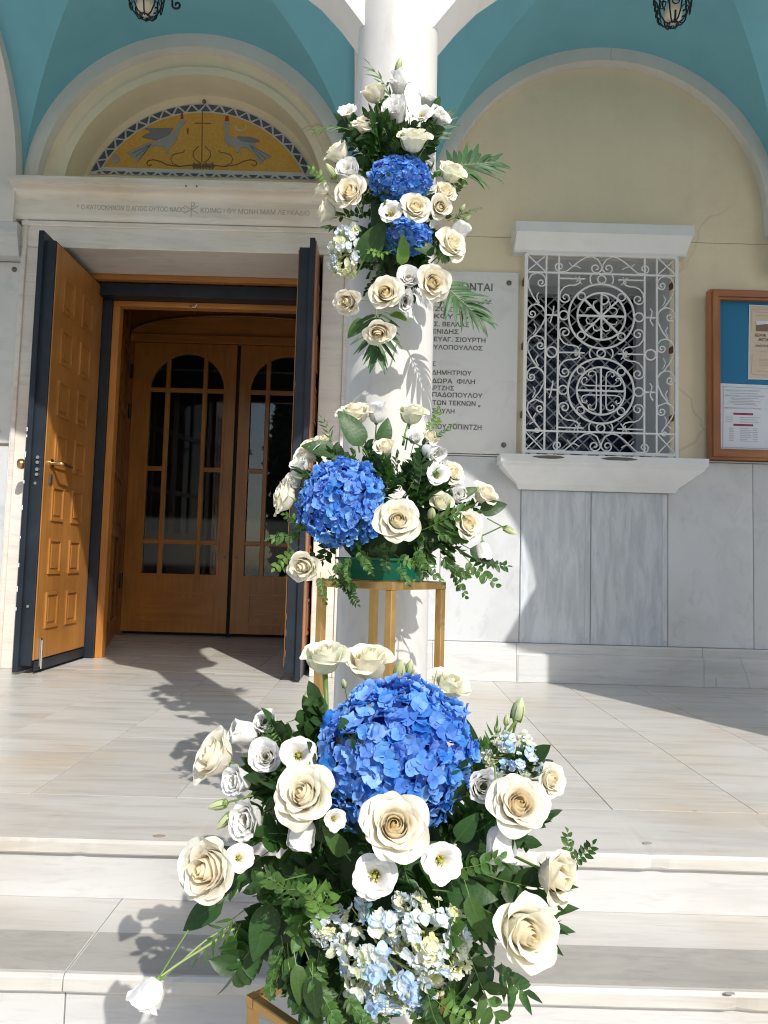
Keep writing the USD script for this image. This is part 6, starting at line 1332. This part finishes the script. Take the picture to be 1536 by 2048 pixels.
fill(4, A2, R2, 24, ('broad_dark', 'broad_dark', 'broad_mid'), 'dark leaf in the depth of the middle bouquet', 'leaves filling the middle bouquet', .5, -.55)
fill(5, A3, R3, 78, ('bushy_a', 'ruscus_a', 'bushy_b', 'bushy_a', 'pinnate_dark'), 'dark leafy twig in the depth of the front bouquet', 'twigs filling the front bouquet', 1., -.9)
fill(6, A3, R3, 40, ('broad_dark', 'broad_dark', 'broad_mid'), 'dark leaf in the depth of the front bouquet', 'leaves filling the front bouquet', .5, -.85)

# ---- trees across the square, seen only mirrored in the door glass
def tree(x, y, h, w, seed, label, cypress=False):
    t = thing('cypress_tree' if cypress else 'tree', label, 'tree'); rs = np.random.default_rng(seed)
    obj('trunk', tube([(x, y, -.75), (x + .1, y, h * .3), (x, y, h * (.9 if cypress else .6))], [w * .10 + .08, w * .08 + .05, .04], 8), 'bark', t, smooth=True)
    n = 2600; V, F = [], []
    for k in range(n):
        f = rs.random(); d = rs.normal(0, 1, 3); d /= np.linalg.norm(d); rr = rs.random() ** .4
        if cypress: zc = .3 + f * (h - .3); ra = w * .5 * math.sin(math.pi * min(1, .12 + .86 * f) ** 1.1) ** .7; p = np.array([x + d[0] * ra * rr, y + d[1] * ra * rr, zc])
        else: p = np.array([x, y, h * .68]) + d * np.array([w * .5, w * .5, h * .34]) * rr * (.75 + .4 * meshkit.noise(d * 2.2 + seed))
        s = .16 + .16 * rs.random(); a = rs.normal(0, 1, 3); a /= np.linalg.norm(a); b = np.cross(a, d); b /= np.linalg.norm(b) + 1e-9
        i = len(V); V += [p - a * s, p + b * s * .6, p + a * s, p - b * s * .6]; F.append((i, i + 1, i + 2, i + 3))
    obj('crown', (np.array(V), np.array(F)), 'leaf_tree', t, uv=np.full((len(V), 2), .3))
tree(-3.2, -13, 6.5, 1.5, 1, 'narrow dark cypress mirrored in the right door glass', True); tree(-1.4, -15, 5.2, 1.4, 2, 'shorter dark cypress mirrored in the right door glass', True)
tree(2.6, -17, 6.0, 6.0, 3, 'broad leafy tree mirrored in the door glass'); tree(-8.5, -18, 7.5, 6.5, 4, 'wide dark tree mirrored in the left door glass')

# ---- marks of wear on the stone and the door edge
def stain(name, px, py, Z, wx, wy, m, parent, seed):
    c = atZ(px, py, Z); th = np.linspace(0, 2 * np.pi, 20, endpoint=False); r_ = .45 + .55 * meshkit.fbm(np.c_[np.cos(th) * 1.6, np.sin(th) * 1.6, np.full(20, seed * 3.3)], 3, seed)
    obj(name, xy(Polygon(np.c_[c[0] + wx * np.cos(th) * r_, c[1] + wy * np.sin(th) * r_]), Z + .0002, Z + .0006), m, parent)
plain('rust_stain', (.33, .25, .20), .7, var=.15); plain('grey_stain', (.36, .34, .31), .7, var=.12)
stain('rust_stain', 318, 1672, 0, .020, .012, 'rust_stain', steps, 2); stain('grey_stain', 1295, 1686, 0, .014, .010, 'grey_stain', steps, 5); stain('grey_stain', 1390, 1622, .0006, .008, .005, 'grey_stain', steps, 7); stain('grey_stain', 140, 1880, -RISE + .0014, .012, .007, 'grey_stain', steps, 9); stain('grey_stain', 1460, 1987, -RISE + .0014, .012, .006, 'grey_stain', steps, 11)
for k, z in enumerate((1.16, 1.19, 1.06, .93, .80, .66, .52, .40, .31)): obj('bare_edge', bx(-1.7757, -1.7715, 3.6187, 3.6199, z, z + .012 + .02 * ((k * 7) % 5) / 5), 'paper_white', d1)
for k, z in enumerate((.12, .22, .3, 1.45)): obj('bare_edge', bx(-.4636, -.4602, 3.6409, 3.6419, z, z + .03), 'rust', d2)
crk = [atY(px, py, 3.8295) for px, py in ((1480, 1313), (1484, 1330), (1492, 1345), (1496, 1362), (1500, 1376))]
obj('crack', tube([(p[0], 3.8297, p[2]) for p in crk], .0010, 4), 'grey_stain', church)
for px, z0, z1 in ((1036, .004, .137), (1432, .004, .05)):
    x = atY(px, 1340, 3.83)[0]; obj('rust_run', bx(x - .0016, x + .0016, 3.8294, 3.8305, z0, z1), 'rust_stain', church)
p = atY(1222, 95, 3.84); obj('hairline_crack', tube([(p[0] + .004 * math.sin(k * 2.1), 3.8398, 3.345 + .0155 * k) for k in range(6)], .0010, 4), 'grey_stain', church)
